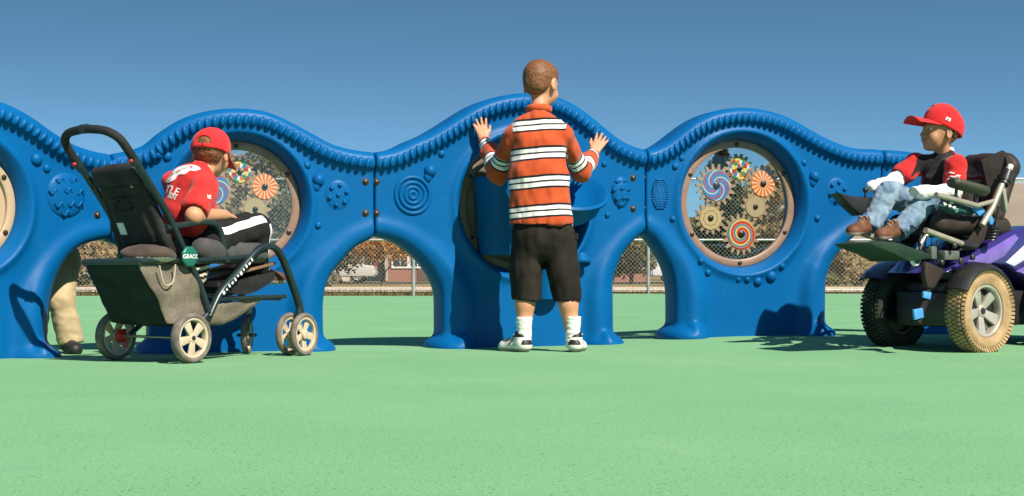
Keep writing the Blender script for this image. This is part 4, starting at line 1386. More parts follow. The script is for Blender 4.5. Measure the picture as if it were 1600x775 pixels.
def stroller():
    T = empty('stroller', (SO.x, SO.y, 0) , 'black stroller with cream wheels and foam handle, carrying a boy in red', 'stroller')
    both([(205, 243), (222, 268), (262, 335), (290, 397), (312, 445), (327, 494)], .0135, 'upright', M_FRAME, T, flat=1.25, sm=3)
    # handle
    J = near(207, 246); Kd = near(262, 335); t = (J - Kd).normalized()
    pts = [J - t * .02, J + t * .05, J + t * .10 + SA * .012, J + t * .135 + SA * .06, J + t * .148 + SA * .14, J + t * .15 + SA * TRK * .5]
    pts = pts + [p + SA * (TRK - 2 * (p - J).dot(SA)) for p in pts[-2::-1]]
    mb = MB(); mb.tube([Vector(p) for p in spline([tuple(p) for p in pts], 6)], .0175, 14); hd = mb.build('handle', M_FOAM, T)
    mb = MB(); mb.tube([J + t * .15 + SA * (TRK * .5 + q) for q in (-.018, .018)], .019, 14); mb.build('clip', M_FRAME, hd)
    for o in (0, TRK):
        mb = MB(); mb.tube([J - t * .03 + SA * o, J - t * .004 + SA * o], .0205, 14); mb.build('joint', M_FRAME, T)
        mb = MB(); mb.ell(J - t * .018 + SA * o + SH * -.018, (.012, .012, .010)); mb.build('button', M_REDP, T)
    # seat back, slightly narrower at the top
    tn, bn = near(226, 256, .03), near(277, 402, .02)
    up_ = (tn - bn).normalized(); nrm = up_.cross(SA).normalized()
    if nrm.dot(SH) > 0: nrm = -nrm           # out of the rear face
    f = Field(np.minimum(tn, bn) - .5, np.maximum(tn, bn) + .5, .008)
    H = (tn - bn).length
    x, y, z = f._pts((slice(None),) * 3)
    A, U, Nn = np.array(SA), np.array(up_), np.array(nrm); b0 = np.array(bn + SA * (TRK * .5 - .02))
    a_ = (x - b0[0]) * A[0] + (y - b0[1]) * A[1] + (z - b0[2]) * A[2]
    u_ = (x - b0[0]) * U[0] + (y - b0[1]) * U[1] + (z - b0[2]) * U[2]
    n_ = (x - b0[0]) * Nn[0] + (y - b0[1]) * Nn[1] + (z - b0[2]) * Nn[2]
    hw = .160 - .035 * np.clip(u_ / H, 0, 1)
    def rbox(a, ha, u, hu, n, hn, r):
        qa, qu, qn = np.abs(a) - ha + r, np.abs(u) - hu + r, np.abs(n) - hn + r
        return np.sqrt(np.maximum(qa, 0) ** 2 + np.maximum(qu, 0) ** 2 + np.maximum(qn, 0) ** 2) + np.minimum(np.maximum(np.maximum(qa, qu), qn), 0) - r
    d = rbox(a_, hw, u_ - H / 2, H / 2, n_ + .012 * np.cos(a_ * 9), .024, .02)
    d = np.minimum(d, rbox(a_, hw + .006, u_ - H * .90, H * .11, n_ - .012, .024, .018))     # top flap
    d = smin(d, rbox(a_, hw - .05, u_ - H * .42, H * .26, n_ - .020, .012, .012), .012)       # rear pocket
    e = np.sqrt((a_ / .05) ** 2 + ((u_ - H * .60) / .022) ** 2)
    d = -smin(-d, np.abs(e - 1) * .02 - .003 + (np.abs(n_ - .030) > .012) * .1, .003)
    f.d = d.astype(np.float32)
    sb = f.build('seat_back', M_SEAT, T, wob=.004, wscale=14)
    mb = MB(); c = bn + up_ * H * .36 + SA * (TRK * .5 + .03) + nrm * .036
    mb.box(c, (.018, .0022, .026), Matrix((SA, nrm, up_)).transposed()); mb.build('care_tag', M_WHITEP, sb)
    for q in (.06, .33):
        mb = MB(); c = bn + up_ * H * .80 + SA * q * .9 + nrm * .030; mb.ell(c, (.007, .007, .007)); mb.build('snap', M_ROD, sb)
    # seat cushion and side wings
    f = Field(np.array(MPL.hit(330, 380)) - .40, np.array(MPL.hit(330, 380)) + .40, .009)
    s0, s1 = np.array(MPL.hit(286, 392)), np.array(MPL.hit(372, 396))
    f.cone(s0, s1, .055, .045, .03)
    for q in (-.12, .12): f.cone(s0 + A * q, s1 + A * q, .055, .045, .03)
    f.cone(np.array(near(268, 330, .06)), np.array(near(286, 385, .05)), .035, .04, .03)
    f.cone(np.array(near(268, 330, TRK - .06)), np.array(near(286, 385, TRK - .05)), .035, .04, .03)
    f.build('seat', M_SEATG, T, wob=.006, wscale=12)
    # armrests
    for o in both([(262, 356), (285, 352), (318, 347), (338, 350), (347, 364), (352, 388), (356, 408)], .0135, 'armrest', M_FRAME, T, flat=1.3, off=.01): pass
    # horizontal frame, rim of the basket
    both([(140 + 78, 408), (255, 407), (300, 407), (345, 404), (398, 400)], .0105, 'side_rail', M_FRAME, T, off=.004)
    # leg of the frame that carries the front wheels
    both([(326, 494), (345, 455), (372, 425), (398, 394), (414, 385), (430, 388), (442, 406), (455, 440), (466, 472), (470, 492)], [.014] * 41 + [.016] * 14, 'front_leg', M_FRAME, T, sm=6, flat=1.3) if False else \
        both([(326, 494), (345, 455), (372, 425), (398, 394), (414, 385), (430, 388), (442, 406), (455, 440), (466, 472), (470, 492)], .0145, 'front_leg', M_FRAME, T, sm=6, flat=1.35)
    # rear leg down to the axle
    both([(326, 488), (312, 505), (292, 524)], .011, 'rear_leg', M_FRAME, T)
    # pale lettering band on the front leg
    mb = MB()
    q = [near(*p) for p in ((341, 461), (394, 400))]
    dr = (q[1] - q[0]).normalized(); L_ = (q[1] - q[0]).length; pr = SA.cross(dr)
    for i in range(11):
        k = .06 + i / 12
        w_ = .006 if i % 3 else .009
        mb.box(q[0] + dr * L_ * k - SA * .0205 + pr * (.002 * math.sin(i * 2.3)), (w_ * .75, .0008, .0075 - .003 * (i % 2)), Matrix((dr, SA, pr)).transposed())
    mb.build('decal_lettering', M_WHITEP, T)
    # cross bars
    for p, r in (((345, 466), .010), ((438, 466), .010), ((400, 400), .009), ((327, 490), .010)):
        mb = MB(); mb.tube([near(*p), near(*p) + SA * TRK], r, 10); mb.build('cross_bar', M_FRAME, T)
    both([(335, 468), (390, 465), (446, 463)], .009, 'lower_rail', M_FRAME, T)
    # footrest tray and dark sling under it
    p0, p1 = near(385, 428, .03), near(440, 414, .03)
    mb = MB(); mb.prism([p0, p1, p1 + SA * (TRK - .06), p0 + SA * (TRK - .06)], (0, 0, .014))
    mb.build('footrest', mat('brown_tray', (.24, .13, .08), .5, (.19, .10, .06), 9), T, bevel=.005)
    mb = MB(); n = 10
    for i in range(n):
        a0, a1 = i / n, (i + 1) / n
        def sg(t): return near(345 + 90 * t, 448 + 18 * math.sin(t * math.pi) - 12 * t, .02)
        mb.prism([sg(a0), sg(a1), sg(a1) + SA * (TRK - .04), sg(a0) + SA * (TRK - .04)], (0, 0, .055 * math.sin(math.pi * (a0 + .08) * .9) + .012))
    mb.build('sling', M_SEAT, T)
    # basket: dark rear and tan mesh sides
    side = [(217, 411), (300, 411), (320, 452), (324, 478), (372, 470), (416, 463), (400, 478), (372, 497), (345, 508), (318, 508), (262, 506)]
    near_p = [near(*p, .012) for p in side]; far_p = [p + SA * (TRK - .024) for p in near_p]
    n = len(side)
    mb = MB(); mb.m = 1
    mb.add(near_p, [tuple(range(n))]); mb.add(far_p, [tuple(range(n))])
    mb.m = 0
    for i, j in ((10, 0), (9, 10), (8, 9), (7, 8)):
        mb.add([near_p[i], near_p[j], far_p[j], far_p[i]], [(0, 1, 2, 3)])
    me = mesh('basket', mb.v, mb.f); me.polygons.foreach_set('material_index', mb.mi)
    bm = bmesh.new(); bm.from_mesh(me)
    bmesh.ops.remove_doubles(bm, verts=bm.verts, dist=1e-4)
    bmesh.ops.triangulate(bm, faces=bm.faces)
    for _ in range(5):
        es = [e for e in bm.edges if e.calc_length() > .030]
        if not es: break
        bmesh.ops.subdivide_edges(bm, edges=es, cuts=1); bmesh.ops.triangulate(bm, faces=bm.faces)
    rim_z = near(217, 411).z
    for v in bm.verts:
        w = (v.co - near_p[0]).dot(SA) / (TRK - .024)
        k = smooth01((rim_z - v.co.z) / .08)
        sag = mnoise.noise(v.co * 9) * .022 + mnoise.noise(v.co * 23) * .007
        if w < .03: v.co += -SA * (sag + .010) * k
        elif w > .97: v.co += SA * (sag + .010) * k
        else: v.co += (SH * .020 * math.sin(math.pi * w) + Vector((0, 0, -.012)) * math.sin(math.pi * w) + SH * sag) * k
    bmesh.ops.recalc_face_normals(bm, faces=bm.faces)
    bmesh.ops.solidify(bm, geom=bm.faces, thickness=.003)
    bm.to_mesh(me); bm.free()
    bk = link('basket', me, [M_BASKB, M_MESH], T)
    mb = MB(); p = near(219, 409, -.002); mb.tube([p, p + SA * TRK], .0135, 10); mb.build('basket_rim', M_FRAME, bk)
    mb = MB()     # bright loop of a bag strap on the mesh
    mb.tube([near(x, y, -.022) for x, y in spline([(243, 415), (246, 430), (250, 443), (257, 446), (264, 440), (267, 425), (268, 413)], 4)], .0035, 8)
    mb.build('strap_loop', mat('pale_strap', (.42, .36, .26), .7), bk)
    # badge with its writing
    c = near(290, 401, -.030); nn = -SA
    mb = MB(); mb.lathe(c + SA * .016, nn, [(0, 0), (.043, 0), (.046, .006), (.044, .014), (.036, .017), (0, .018)], 8, ref=Vector((0, 0, 1)) + SH * .41)
    bd = mb.build('badge', M_GREENB, T, bevel=.004, auto=30)
    for o in (TRK + .016,):
        mb = MB(); mb.lathe(near(290, 401) + SA * .016 + SA * TRK, SA, [(0, 0), (.043, 0), (.044, .014), (0, .018)], 20); mb.build('badge', M_GREENB, T)
    project_text(bd, 'GRACO', .024, c - SA * .001, SH, (0, 0, 1), 'lettering', M_WHITEP, bd, .0012, .0006)
    # rear axle and wheels
    rc = Vector((SO.x, SO.y, .103))
    mb = MB(); mb.tube([rc - SA * .03, rc + SA * (TRK + .07)], .006, 10); mb.build('axle', M_ROD, T)
    wheel('rear_wheel', rc - SA * .040, -SA, .1035, .042, T, M_TYREG, M_RIMC, rot=.1)
    w2 = wheel('rear_wheel', rc + SA * (TRK + .075), SA, .1035, .042, T, M_TYREG, M_RIMC, rot=.4)
    mb = MB(); q = rc + SA * (TRK + .045); mb.lathe(q, -SA, [(0, 0), (.03, 0), (.026, .012), (.012, .018), (0, .02)], 16); mb.box(q + Vector((0, 0, -.01)) + SH * .02, (.008, .006, .04)); mb.build('brake', M_REDP, T)
    # front casters: double on the near side, one seen beyond
    for o, sw in ((0, .10), (TRK * .92, .55)):
        hub = near(464, 519, o); hub.z = .096 if not o else .085
        ax = (-SA * math.cos(sw) + SH * math.sin(sw)).normalized()
        st = MB(); st.tube([near(468, 480, o), near(467, 497, o), hub + Vector((0, 0, .05))], [.017, .018, .016], 12); st.tube([hub + Vector((0, 0, .06)), hub], [.014, .010], 10)
        st.tube([hub - ax * .045, hub + ax * .045], .008, 10)
        fk = st.build('caster_fork', M_FRAME, T)
        for q in ((-1, 1) if o == 0 else (0,)):
            wheel('front_wheel', hub + ax * q * .040, -ax, .096 if q else .085, .028, T, M_TYREG, M_RIMC, rot=q * .2)
    # pieces that lie in the basket
    o = Field(np.array(near(262, 395, .1)) - .25, np.array(near(262, 395, .1)) + .25, .007)
    c = np.array(near(243, 396, .06))
    o.ell(c, (.10, .07, .038)); o.ell(c + V3(.06, .02, -.01), (.06, .06, .030), k=.03)
    def pk(q): return ((q[:, 2] - c[2]) < -.016).astype(int)
    b = o.build('rolled_jacket', [fabric('brown_cloth', (.05, .035, .028), (.08, .06, .045)), fabric('pale_trim', (.45, .40, .36))], None, wob=.01, wscale=11, pick=pk)
    tag(b, 'dark brown rolled jacket with pale trim stuffed behind the stroller seat', 'jacket')
    return T


stroller()


# ------------------------------------------------------------------ boy in the stroller
def stroller_boy():
    D0 = MPL.hit(310, 378)
    root = empty('person', (D0.x, D0.y, .40), 'boy in red shirt and red cap sitting in the black stroller, facing the gears', 'person')
    h, a = np.array(SH), np.array(SA); u = V3(0, 0, 1)
    def m(x, y, off=0.0): return np.array(Plane(SO + SA * (TRK * .5 + off), SH).hit(x, y))       # off > 0: towards his left, the far side
    pel = m(314, 372); chest = m(292, 305); nk = m(312, 268); hc = m(330, 237)
    allp = np.array([pel, chest, hc, m(415, 420, -.1), m(415, 420, .2)])
    lo, hi = allp.min(0) - .28, allp.max(0) + .26
    f = Field(lo, hi, .0055)
    shR_, shL_ = m(321, 293, -.115), m(274, 286, .112)
    f.cone(pel, chest + h * .02, .075, .058, .03, sq=(h, 1.3)); f.cone(chest + h * .02, nk - u * .05, .058, .042, .03, sq=(h, 1.3)); f.cone(nk - u * .06, shR_, .040, .03, .02); f.cone(nk - u * .06, shL_, .040, .03, .02)
    f.cone(nk - u * .03, hc + V3(0, 0, -.05) - h * .01, .042, .040, .02)
    H = Head(f, hc, V3(.16, .96, -.18), u + h * .10, .98)
    shR, elR, wrR = m(321, 293, -.115), m(303, 337, -.15), m(350, 336, -.10)
    shL, elL, wrL = m(274, 286, .112), m(285, 335, .15), m(352, 340, .05)
    f.chain([shR, elR, wrR], [.030, .036, .024], .012); f.chain([shL, elL, wrL], [.030, .036, .024], .012)
    hand(f, wrR + h * .008, h * .9 + a * .35 - u * .12, u + h * .1, a, .9, (.35, .35, .4, .45))
    hand(f, wrL + h * .008, h * .9 - a * .3 - u * .1, u + h * .1, -a, .9, (.35, .35, .4, .45))
    f.build('body', [M_SKIN, M_LIP, M_EYEW, M_EYED], root, pick=lambda c: H.pick(c))
    g = Field(H.c - .15, H.c + .15, .005)
    g.ell(H.L(0, -.014, .012), (.0745, .089, .085), H.M); g.clip(H.L(0, .040, .02), H.f * .95 - H.u * .3, .006)
    g.ell(H.L(.085, .045, -.045), (.06, .075, .062), H.M, .006, sub=True); g.ell(H.L(-.085, .045, -.045), (.06, .075, .062), H.M, .006, sub=True)
    g.clip(H.L(0, -.05, -.066), -H.u + H.f * .25, .006)
    g.build('hair', M_HAIR, root, wob=.003, wscale=80)
    cap_mesh(H, 'cap', root, M_REDCAP, opening=True, tilt=-.04, extra=1.03, drop=.016)
    # shirt
    s = Field(lo, hi, .0065)
    s.cone(pel + u * -.01 - h * .01, m(296, 330), .124, .120, .03, sq=(h, 1.28)); s.cone(m(296, 330), m(296, 296), .120, .108, .03, sq=(h, 1.30))
    s.cone(shR, nk - u * .035, .052, .047, .03); s.cone(shL, nk - u * .035, .052, .047, .03); s.cone(nk - u * .05, nk - u * .005, .075, .052, .02)
    eR = shR + (elR - shR) * .72; eL = shL + (elL - shL) * .72
    s.cone(shR, eR, .055, .060, .02); s.cone(shL, eL, .055, .058, .02)
    s.clip(eR + u * 0, (elR - shR) + a * -.05, .003) if False else None
    for e, q in ((eR, elR - shR), (eL, elL - shL)):
        qn = unit(q); s.cone(e + qn * .105, e + qn * .058, .070, .058, .003, sub=True)
    s.clip(pel + u * .0 - h * .0, -u, .004)
    sh = s.build('shirt', M_RED, root, wob=.009, wscale=13)
    back = -SH * .80 - SA * .60 + Vector((0, 0, .25))
    xd = Vector(back).cross(Vector((0, 0, 1))).normalized() * -1
    xd = xd if xd.x > 0 else -xd
    yd = Vector(back).normalized().cross(xd); yd = yd if yd.z > 0 else -yd
    # white bird's-head print: one closed blob with a beak and cut-outs
    cu = MB()
    outl = spline([(-.075, -.006), (-.05, .018), (-.01, .032), (.035, .030), (.070, .016), (.082, -.004), (.060, -.012), (.04, -.006), (.018, -.018), (-.012, -.012), (-.03, -.028), (-.06, -.028)], 4, True)
    me = mesh('print', [(x, y, 0) for x, y in outl], [tuple(range(len(outl)))])
    bm = bmesh.new(); bm.from_mesh(me); bmesh.ops.triangulate(bm, faces=bm.faces)
    for _ in range(3):
        es = [e for e in bm.edges if e.calc_length() > .012]
        bmesh.ops.subdivide_edges(bm, edges=es, cuts=1); bmesh.ops.triangulate(bm, faces=bm.faces)
    bmesh.ops.delete(bm, geom=[q for q in bm.faces if (abs(q.calc_center_median().y - .008 - .12 * q.calc_center_median().x) < .0035 and q.calc_center_median().x < .03) or (q.calc_center_median() - Vector((.045, .012, 0))).length < .007], context='FACES')
    bm.to_mesh(me); bm.free()
    Bk = Vector(back).normalized()
    o0 = Vector(m(284, 271)) + Bk * .12
    tl = Matrix.Rotation(.16, 3, Bk)
    project_mesh(sh, me, o0, tl @ xd, tl @ yd, 'print', M_PRINT, sh)
    tl = Matrix.Rotation(-.45, 3, Bk)
    project_text(sh, 'TLE', .046, Vector(m(267, 294)) + Bk * .12, tl @ xd, tl @ yd, 'lettering', M_PRINT, sh, .0025, .001)
    project_text(sh, 'RN', .030, Vector(m(268, 305)) + Bk * .12, tl @ xd, tl @ yd, 'lettering', M_PRINT, sh, .0025, .0005)
    me = mesh('sleeve_mark', [(-.012, -.008, 0), (.010, -.010, 0), (.006, -.002, 0), (.013, .008, 0), (-.004, .004, 0), (-.010, .009, 0)], [(0, 1, 2, 3, 4, 5)])
    project_mesh(sh, me, Vector(m(330, 307, -.20)), SH, (0, 0, 1), 'sleeve_mark', M_PRINT, sh)
    # trousers
    t = Field(lo - .04, hi + .04, .0065)
    knR, anR = m(400, 356, -.075), m(402, 418, -.075); knL, anL = m(386, 354, .09), m(384, 412, .09)
    hR, hL = pel + a * -.07 - u * .01, pel + a * .07 - u * .01
    t.cone(hR, hL, .10, .10, .03); t.cone(hR, knR, .088, .062, .03); t.cone(hL, knL, .088, .062, .03)
    t.cone(knR, anR, .062, .050, .02); t.cone(knL, anL, .062, .050, .02)
    def side_stripe(c):
        out = np.full(len(c), -1.)
        for A_, B_, sgn in ((hR, knR, -1), (knR, anR, -1)):
            ab = B_ - A_; tt = ((c - A_) @ ab) / (ab @ ab); r = c - A_ - np.clip(tt, 0, 1)[:, None] * ab
            side = r @ a; top = (r @ u if A_ is hR else r @ h)
            out = np.maximum(out, np.where((tt > -.1) & (tt < 1.08) & (side < .03) & ((c - pel) @ a < 0), .015 - np.abs(top - .038), -1.))
        return out
    t.build('trousers', two_tone('side_striped_cloth', (.012, .011, .011), (.72, .70, .68)), root, wob=.008, wscale=14, attr={'mask': side_stripe})
    for an, q in ((anR, -.085), (anL, .10)):
        hl = an - u * .075 - h * .03
        shoe('shoe', hl, hl + h * .20 + a * .0, [M_SHOEBR, M_SOLE, M_SHOEB], root, .95)
    return root


stroller_boy()
# striped towel tucked on the lower seat
f = Field(np.array(near(330, 432, .12)) - .16, np.array(near(330, 432, .12)) + .16, .006)
c = np.array(near(331, 431, .09))
f.cone(c + np.array(SH) * -.03 + V3(0, 0, -.045), c + np.array(SH) * .02 + V3(0, 0, .045), .045, .042, .02); f.cone(c + np.array(SA) * .08, c, .05, .04, .02)
def pk_(q): return (((q[:, 2] - c[2] - .2 * ((q - c) @ np.array(SH))) * 38) % 1 < .5).astype(int)
b = f.build('towel', [fabric('black_stripe', (.02, .016, .014)), fabric('cream_stripe', (.52, .43, .30))], None, wob=.006, wscale=16, pick=pk_)
tag(b, 'black and cream striped towel tucked beneath the stroller seat', 'towel')
# ------------------------------------------------------------------ power wheelchair
M_PURPLE = mat('purple_paint', (.026, .016, .13), .25, (.034, .020, .155), 7, 3, .5, coat=.6)
M_NAVY = mat('navy_paint', (.008, .007, .040), .3, (.012, .010, .05), 8, 3, .5, coat=.4)
M_LILAC = mat('lilac_panel', (.16, .09, .38), .25, (.20, .12, .44), 9, 3, .5, coat=.5)
M_SILVER = mat('pale_sticker', (.60, .56, .66), .3)
M_TUBE = mat('beige_metal', (.42, .37, .29), .38, (.34, .30, .23), 12, 4, metal=.35)
M_TYRET = mat('dusty_tan_tyre', (.46, .31, .165), .9, (.31, .20, .10), 16, 6, .15, bump=.4, bscale=90, bdist=.003)
M_TYREK = mat('dark_tyre', (.022, .024, .020), .85, (.04, .042, .034), 22, 4, .2, bump=.3, bscale=90)
M_ALLOY = mat('alloy_rim', (.55, .50, .42), .38, (.46, .41, .34), 14, 4, metal=.45)
M_SEATB = fabric('brown_black_vinyl', (.030, .020, .016), (.045, .031, .025), rough=.55, bump=.25)
M_OLIVE = mat('olive_pad', (.035, .035, .022), .55, (.05, .05, .033), 20, 4, .4, bump=.3, bscale=120)
M_BLACKM = mat('black_metal', (.014, .013, .013), .4, (.022, .02, .02), 12, 3)
M_GREENP = mat('dark_green_plate', (.007, .022, .010), .55, (.012, .032, .015), 10, 4)
M_BLUEST = mat('light_blue_strap', (.05, .24, .55), .7, (.07, .30, .62), 20, 3)
M_JEAN = fabric('faded_denim', (.075, .14, .21), (.25, .33, .41), scale=13, bump=.6, lo=.36, hi=.64)
M_TEAL = fabric('teal_cloth', (.012, .055, .065), (.02, .08, .09))
M_VEST = fabric('black_harness', (.016, .012, .012), (.028, .022, .020))

CO = Vector((2.19, 7.14, 0)); CHD = Vector((-.80, -.60, 0)).normalized(); CA = Vector((-.60, .80, 0))
CN = Plane(CO, CHD)
def cp(off): return Plane(CO + CA * off, CHD)
def C(x, y, off=0.0): return cp(off).hit(x, y)


def arc_fender(c, ax, Rf, wd, a0, a1, m, parent, name='fender', th=.010, rise=0.0, n=22):
    """shell of an arc round a wheel; angle 0 points forward, pi/2 up"""
    X = CHD; Z = Vector((0, 0, 1)); outer = []
    mb = MB(); v = []
    K = 7
    for i in range(n + 1):
        t = a0 + (a1 - a0) * i / n
        rad = X * math.cos(t) + Z * math.sin(t)
        flare = 1 + rise * (1 - i / n) ** 2
        for j in range(K):
            q = (j / (K - 1) - .5) * 2
            rr = Rf * flare - .024 * abs(q) ** 3
            v.append(c + rad * rr + ax * q * wd / 2)
        for j in range(K):
            q = (j / (K - 1) - .5) * 2
            rr = Rf * flare - .024 * abs(q) ** 3 - th
            v.append(c + rad * rr + ax * q * (wd / 2 - .002))
    f = []
    S = 2 * K
    for i in range(n):
        for j in range(K - 1):
            a = i * S + j
            f.append((a, a + 1, a + S + 1, a + S)); f.append((a + K, a + K + S, a + K + S + 1, a + K + 1))
        f.append((i * S, i * S + S, i * S + S + K, i * S + K)); f.append((i * S + K - 1, i * S + 2 * K - 1, i * S + S + 2 * K - 1, i * S + S + K - 1))
    for i in (0, n):
        for j in range(K - 1): f.append((i * S + j, i * S + j + K, i * S + j + K + 1, i * S + j + 1))
    return mb.add(v, f).build(name, m, parent, auto=60)


def chair():
    T = empty('power_wheelchair', (CO.x, CO.y, 0), 'purple power wheelchair with chunky tan front tyre, carrying a boy in a red cap', 'wheelchair')
    Rw, wd, track, wb = .196, .112, .49, .66
    for (fw_, off, sgn, mt, nm) in ((0, 0, -1, M_TYRET, 'wheel'), (0, track, 1, M_TYREK, 'wheel'), (-wb, 0.0, -1, M_TYREK, 'wheel'), (-wb, track, 1, M_TYREK, 'wheel')):
        c = CO + CHD * fw_ + CA * off + Vector((0, 0, Rw - .003))
        wheel(nm, c, CA * sgn, Rw, wd, T, mt, M_ALLOY if mt is M_TYRET else M_BLACKM, 5, .64, mh=M_BLACKM, tread=60, dish=.018, rot=.3, sw0=.13, sw1=.22)['label'] = 'front wheel with dusty tan tyre' if mt is M_TYRET else 'wheel with dark tyre'
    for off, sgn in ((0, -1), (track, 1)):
        mb = MB(); c = CO + CA * off + Vector((0, 0, Rw - .003)); mb.lathe(c, CA * sgn, [(0, -.02), (Rw * .60, -.02), (Rw * .60, .0), (Rw * .3, .006), (0, .006)], 40); mb.build('shade_disc', M_BLACKM, T)  # black disc added behind the spokes to darken the gaps like shade
    cN = CO + Vector((0, 0, Rw)); cF = cN + CA * track
    arc_fender(cN, CA, Rw + .028, wd + .02, R(28), R(158), M_BLACKM, T)
    fd = arc_fender(cF - CHD * .01, CA, Rw + .040, wd + .07, R(38), R(148), M_NAVY, T, rise=.06)
    mb = MB(); q = C(1400, 424, track - .09); mb.ell(q, (.035, .006, .009), Matrix((CHD, CA, Vector((0, 0, 1)))).transposed()); mb.build('badge', M_LILAC, fd)
    for o in (0, track): arc_fender(cN + CA * o - CHD * wb, CA, Rw + .03, wd + .02, R(20), R(160), M_NAVY, T)
    # chassis between the wheels
    MX = Matrix((CHD, CA, Vector((0, 0, 1)))).transposed()
    mid = CO + CA * track * .5
    mb = MB(); mb.box(mid - CHD * .30 + Vector((0, 0, .20)), (.42, .15, .085), MX); mb.box(mid + CHD * .02 + Vector((0, 0, .25)), (.06, .13, .08), MX)
    mb.build('chassis', M_BLACKM, T, bevel=.02)
    for q in (.0, -wb):
        mb = MB(); mb.tube([CO + CHD * q + Vector((0, 0, Rw)), CO + CHD * q + CA * track + Vector((0, 0, Rw))], .022, 12); mb.build('axle', M_BLACKM, T)
    # purple shroud that climbs towards the back
    side = [(1478, 428), (1500, 408), (1540, 384), (1578, 362), (1620, 352), (1700, 350), (1720, 400), (1716, 455), (1640, 470), (1610, 440), (1575, 416), (1530, 410)]
    pts = [C(*p, .06) for p in side]
    mb = MB(); mb.prism(pts, CA * (track - .12)); sh = mb.build('shroud', M_PURPLE, T, bevel=.03, seg=4)
    for poly, m in (([(1512, 408), (1560, 382), (1586, 366), (1592, 372), (1570, 400), (1548, 412)], M_LILAC), ([(1572, 410), (1600, 384), (1640, 366), (1640, 380), (1612, 400), (1585, 416)], M_SILVER), ([(1588, 424), (1622, 404), (1650, 396), (1650, 412), (1620, 434)], M_LILAC)):
        mb = MB(); mb.prism([C(*p, .058) for p in poly], CA * .006); mb.build('trim_panel', m, sh, bevel=.002)
    # seat base and rails
    mb = MB(); mb.box(mid - CHD * .12 + Vector((0, 0, .39)), (.13, .10, .06), MX); mb.build('seat_lift', M_BLACKM, T, bevel=.01)
    for o in (.05, track - .05):
        mb = MB(); mb.tube([C(1446, 360, .05) + CA * (o - .05), C(1503, 381, .05) + CA * (o - .05)], .014, 12); mb.build('seat_rail', M_TUBE, T)
        mb = MB(); mb.tube([C(1503, 381, .05) + CA * (o - .05), C(1524, 384, .05) + CA * (o - .05)], .020, 12); mb.build('joint', M_BLACKM, T)
        mb = MB()
        q = [C(*p, .05) + CA * (o - .05) for p in ((1498, 392), (1528, 388), (1556, 352), (1545, 332), (1534, 346), (1516, 372))]
        mb.prism(q, CA * .012); mb.build('recline_plate', M_SEATB, T, bevel=.003)
    # box of electronics under the rail
    mb = MB(); mb.box(C(1480, 399, .08), (.055, .03, .022), MX); mb.box(C(1452, 395, .10), (.02, .03, .03), MX); mb.build('controller', mat('grey_box', (.12, .13, .11), .5, (.16, .17, .14), 20, metal=.3), T, bevel=.006)
    for (x, y, r) in ((1500, 408, .016), (1518, 402, .014), (1470, 410, .012), (1490, 384, .012)):
        mb = MB(); mb.lathe(C(x, y, .03), -CA, [(0, 0), (r, 0), (r, .012), (r * .6, .016), (0, .016)], 14); mb.build('knob', M_BOLT, T)
    mb = MB()
    for k in range(4):
        pts = [C(1440 + 8 * k, 366 + 3 * k, .12), C(1436 + 10 * k, 388, .10), C(1452 + 7 * k, 404 + 4 * k, .09), C(1462 + 6 * k, 422, .12)]
        mb.tube([Vector(p) for p in spline([tuple(p) for p in pts], 5)], .0045, 8)
    mb.build('cable', M_BLACKM, T)
    # cushion and backrest
    f = Field(np.array(mid) + V3(-.7, -.6, .3), np.array(mid) + V3(.7, .6, 1.05), .009)
    A = np.array(CA); Hd = np.array(CHD); u = V3(0, 0, 1)
    def q(x, y, off): return np.array(C(x, y, track * .5)) + A * off
    for o in (-.12, 0, .12): f.cone(q(1436, 350, o), q(1530, 356, o), .048, .052, .03)
    f.build('seat_cushion', M_SEATB, T, wob=.006, wscale=10)
    f = Field(np.array(mid) + V3(-.7, -.6, .3), np.array(mid) + V3(.8, .7, 1.15), .009)
    for o in (-.13, -.087, -.043, 0, .043, .087, .13):
        f.cone(q(1522, 340, o), q(1546, 262, o * .95), .040, .036, .04); f.cone(q(1546, 262, o * .95), q(1545, 252, o * .9), .036, .032, .04)
    for o in (-.17, .17):
        f.cone(q(1512, 300, o), q(1524, 262, o), .028, .026, .03)
    f.build('backrest', M_SEATB, T, wob=.008, wscale=9)
    mb = MB()
    for o in (-.16,):
        mb.prism([C(x, y, track * .5 + o) for x, y in ((1534, 250), (1570, 234), (1576, 254), (1556, 296), (1545, 300))], CA * .02)
    mb.build('side_flap', M_VEST, T, bevel=.008)
    # back canes with clamps
    for o in (.02, track - .02):
        dx = CA * o
        mb = MB(); mb.tube([C(1540, 352) + dx, C(1556, 325) + dx, C(1582, 262) + dx], .015, 14); cn = mb.build('back_cane', M_TUBE, T)
        mb = MB(); mb.tube([C(1573, 288) + dx, C(1581, 267) + dx], .027, 14); mb.tube([C(1575, 283) + dx, C(1577, 277) + dx], .031, 14); mb.build('grip', M_BLACKM, cn)
        mb = MB(); mb.tube([C(1581, 268) + dx, C(1585, 258) + dx], .014, 14); mb.build('tip', M_WHITEP, cn)
        mb = MB(); mb.tube([C(1567, 322) + dx, C(1562, 352) + dx], .007, 10); mb.tube([C(1563, 347) + dx, C(1560, 362) + dx], .012, 10); mb.build('gas_strut', M_BLACKM, T)
        mb = MB()
        hel = [C(1561, 352) + dx + (C(1554, 376) - C(1561, 352)) * (k / 60) + (CHD * math.cos(k * .52) + CA * math.sin(k * .52)) * .020 for k in range(61)]
        mb.tube(hel, .0055, 6); mb.build('spring', M_BLACKM, T)
        mb = MB(); mb.box(C(1573, 312) + dx, (.012, .016, .055), Matrix((CHD, CA, Vector((0, 0, 1)))).transposed() @ Matrix.Rotation(.25, 3, 'Y')); mb.build('bracket', M_TUBE, T, bevel=.003)
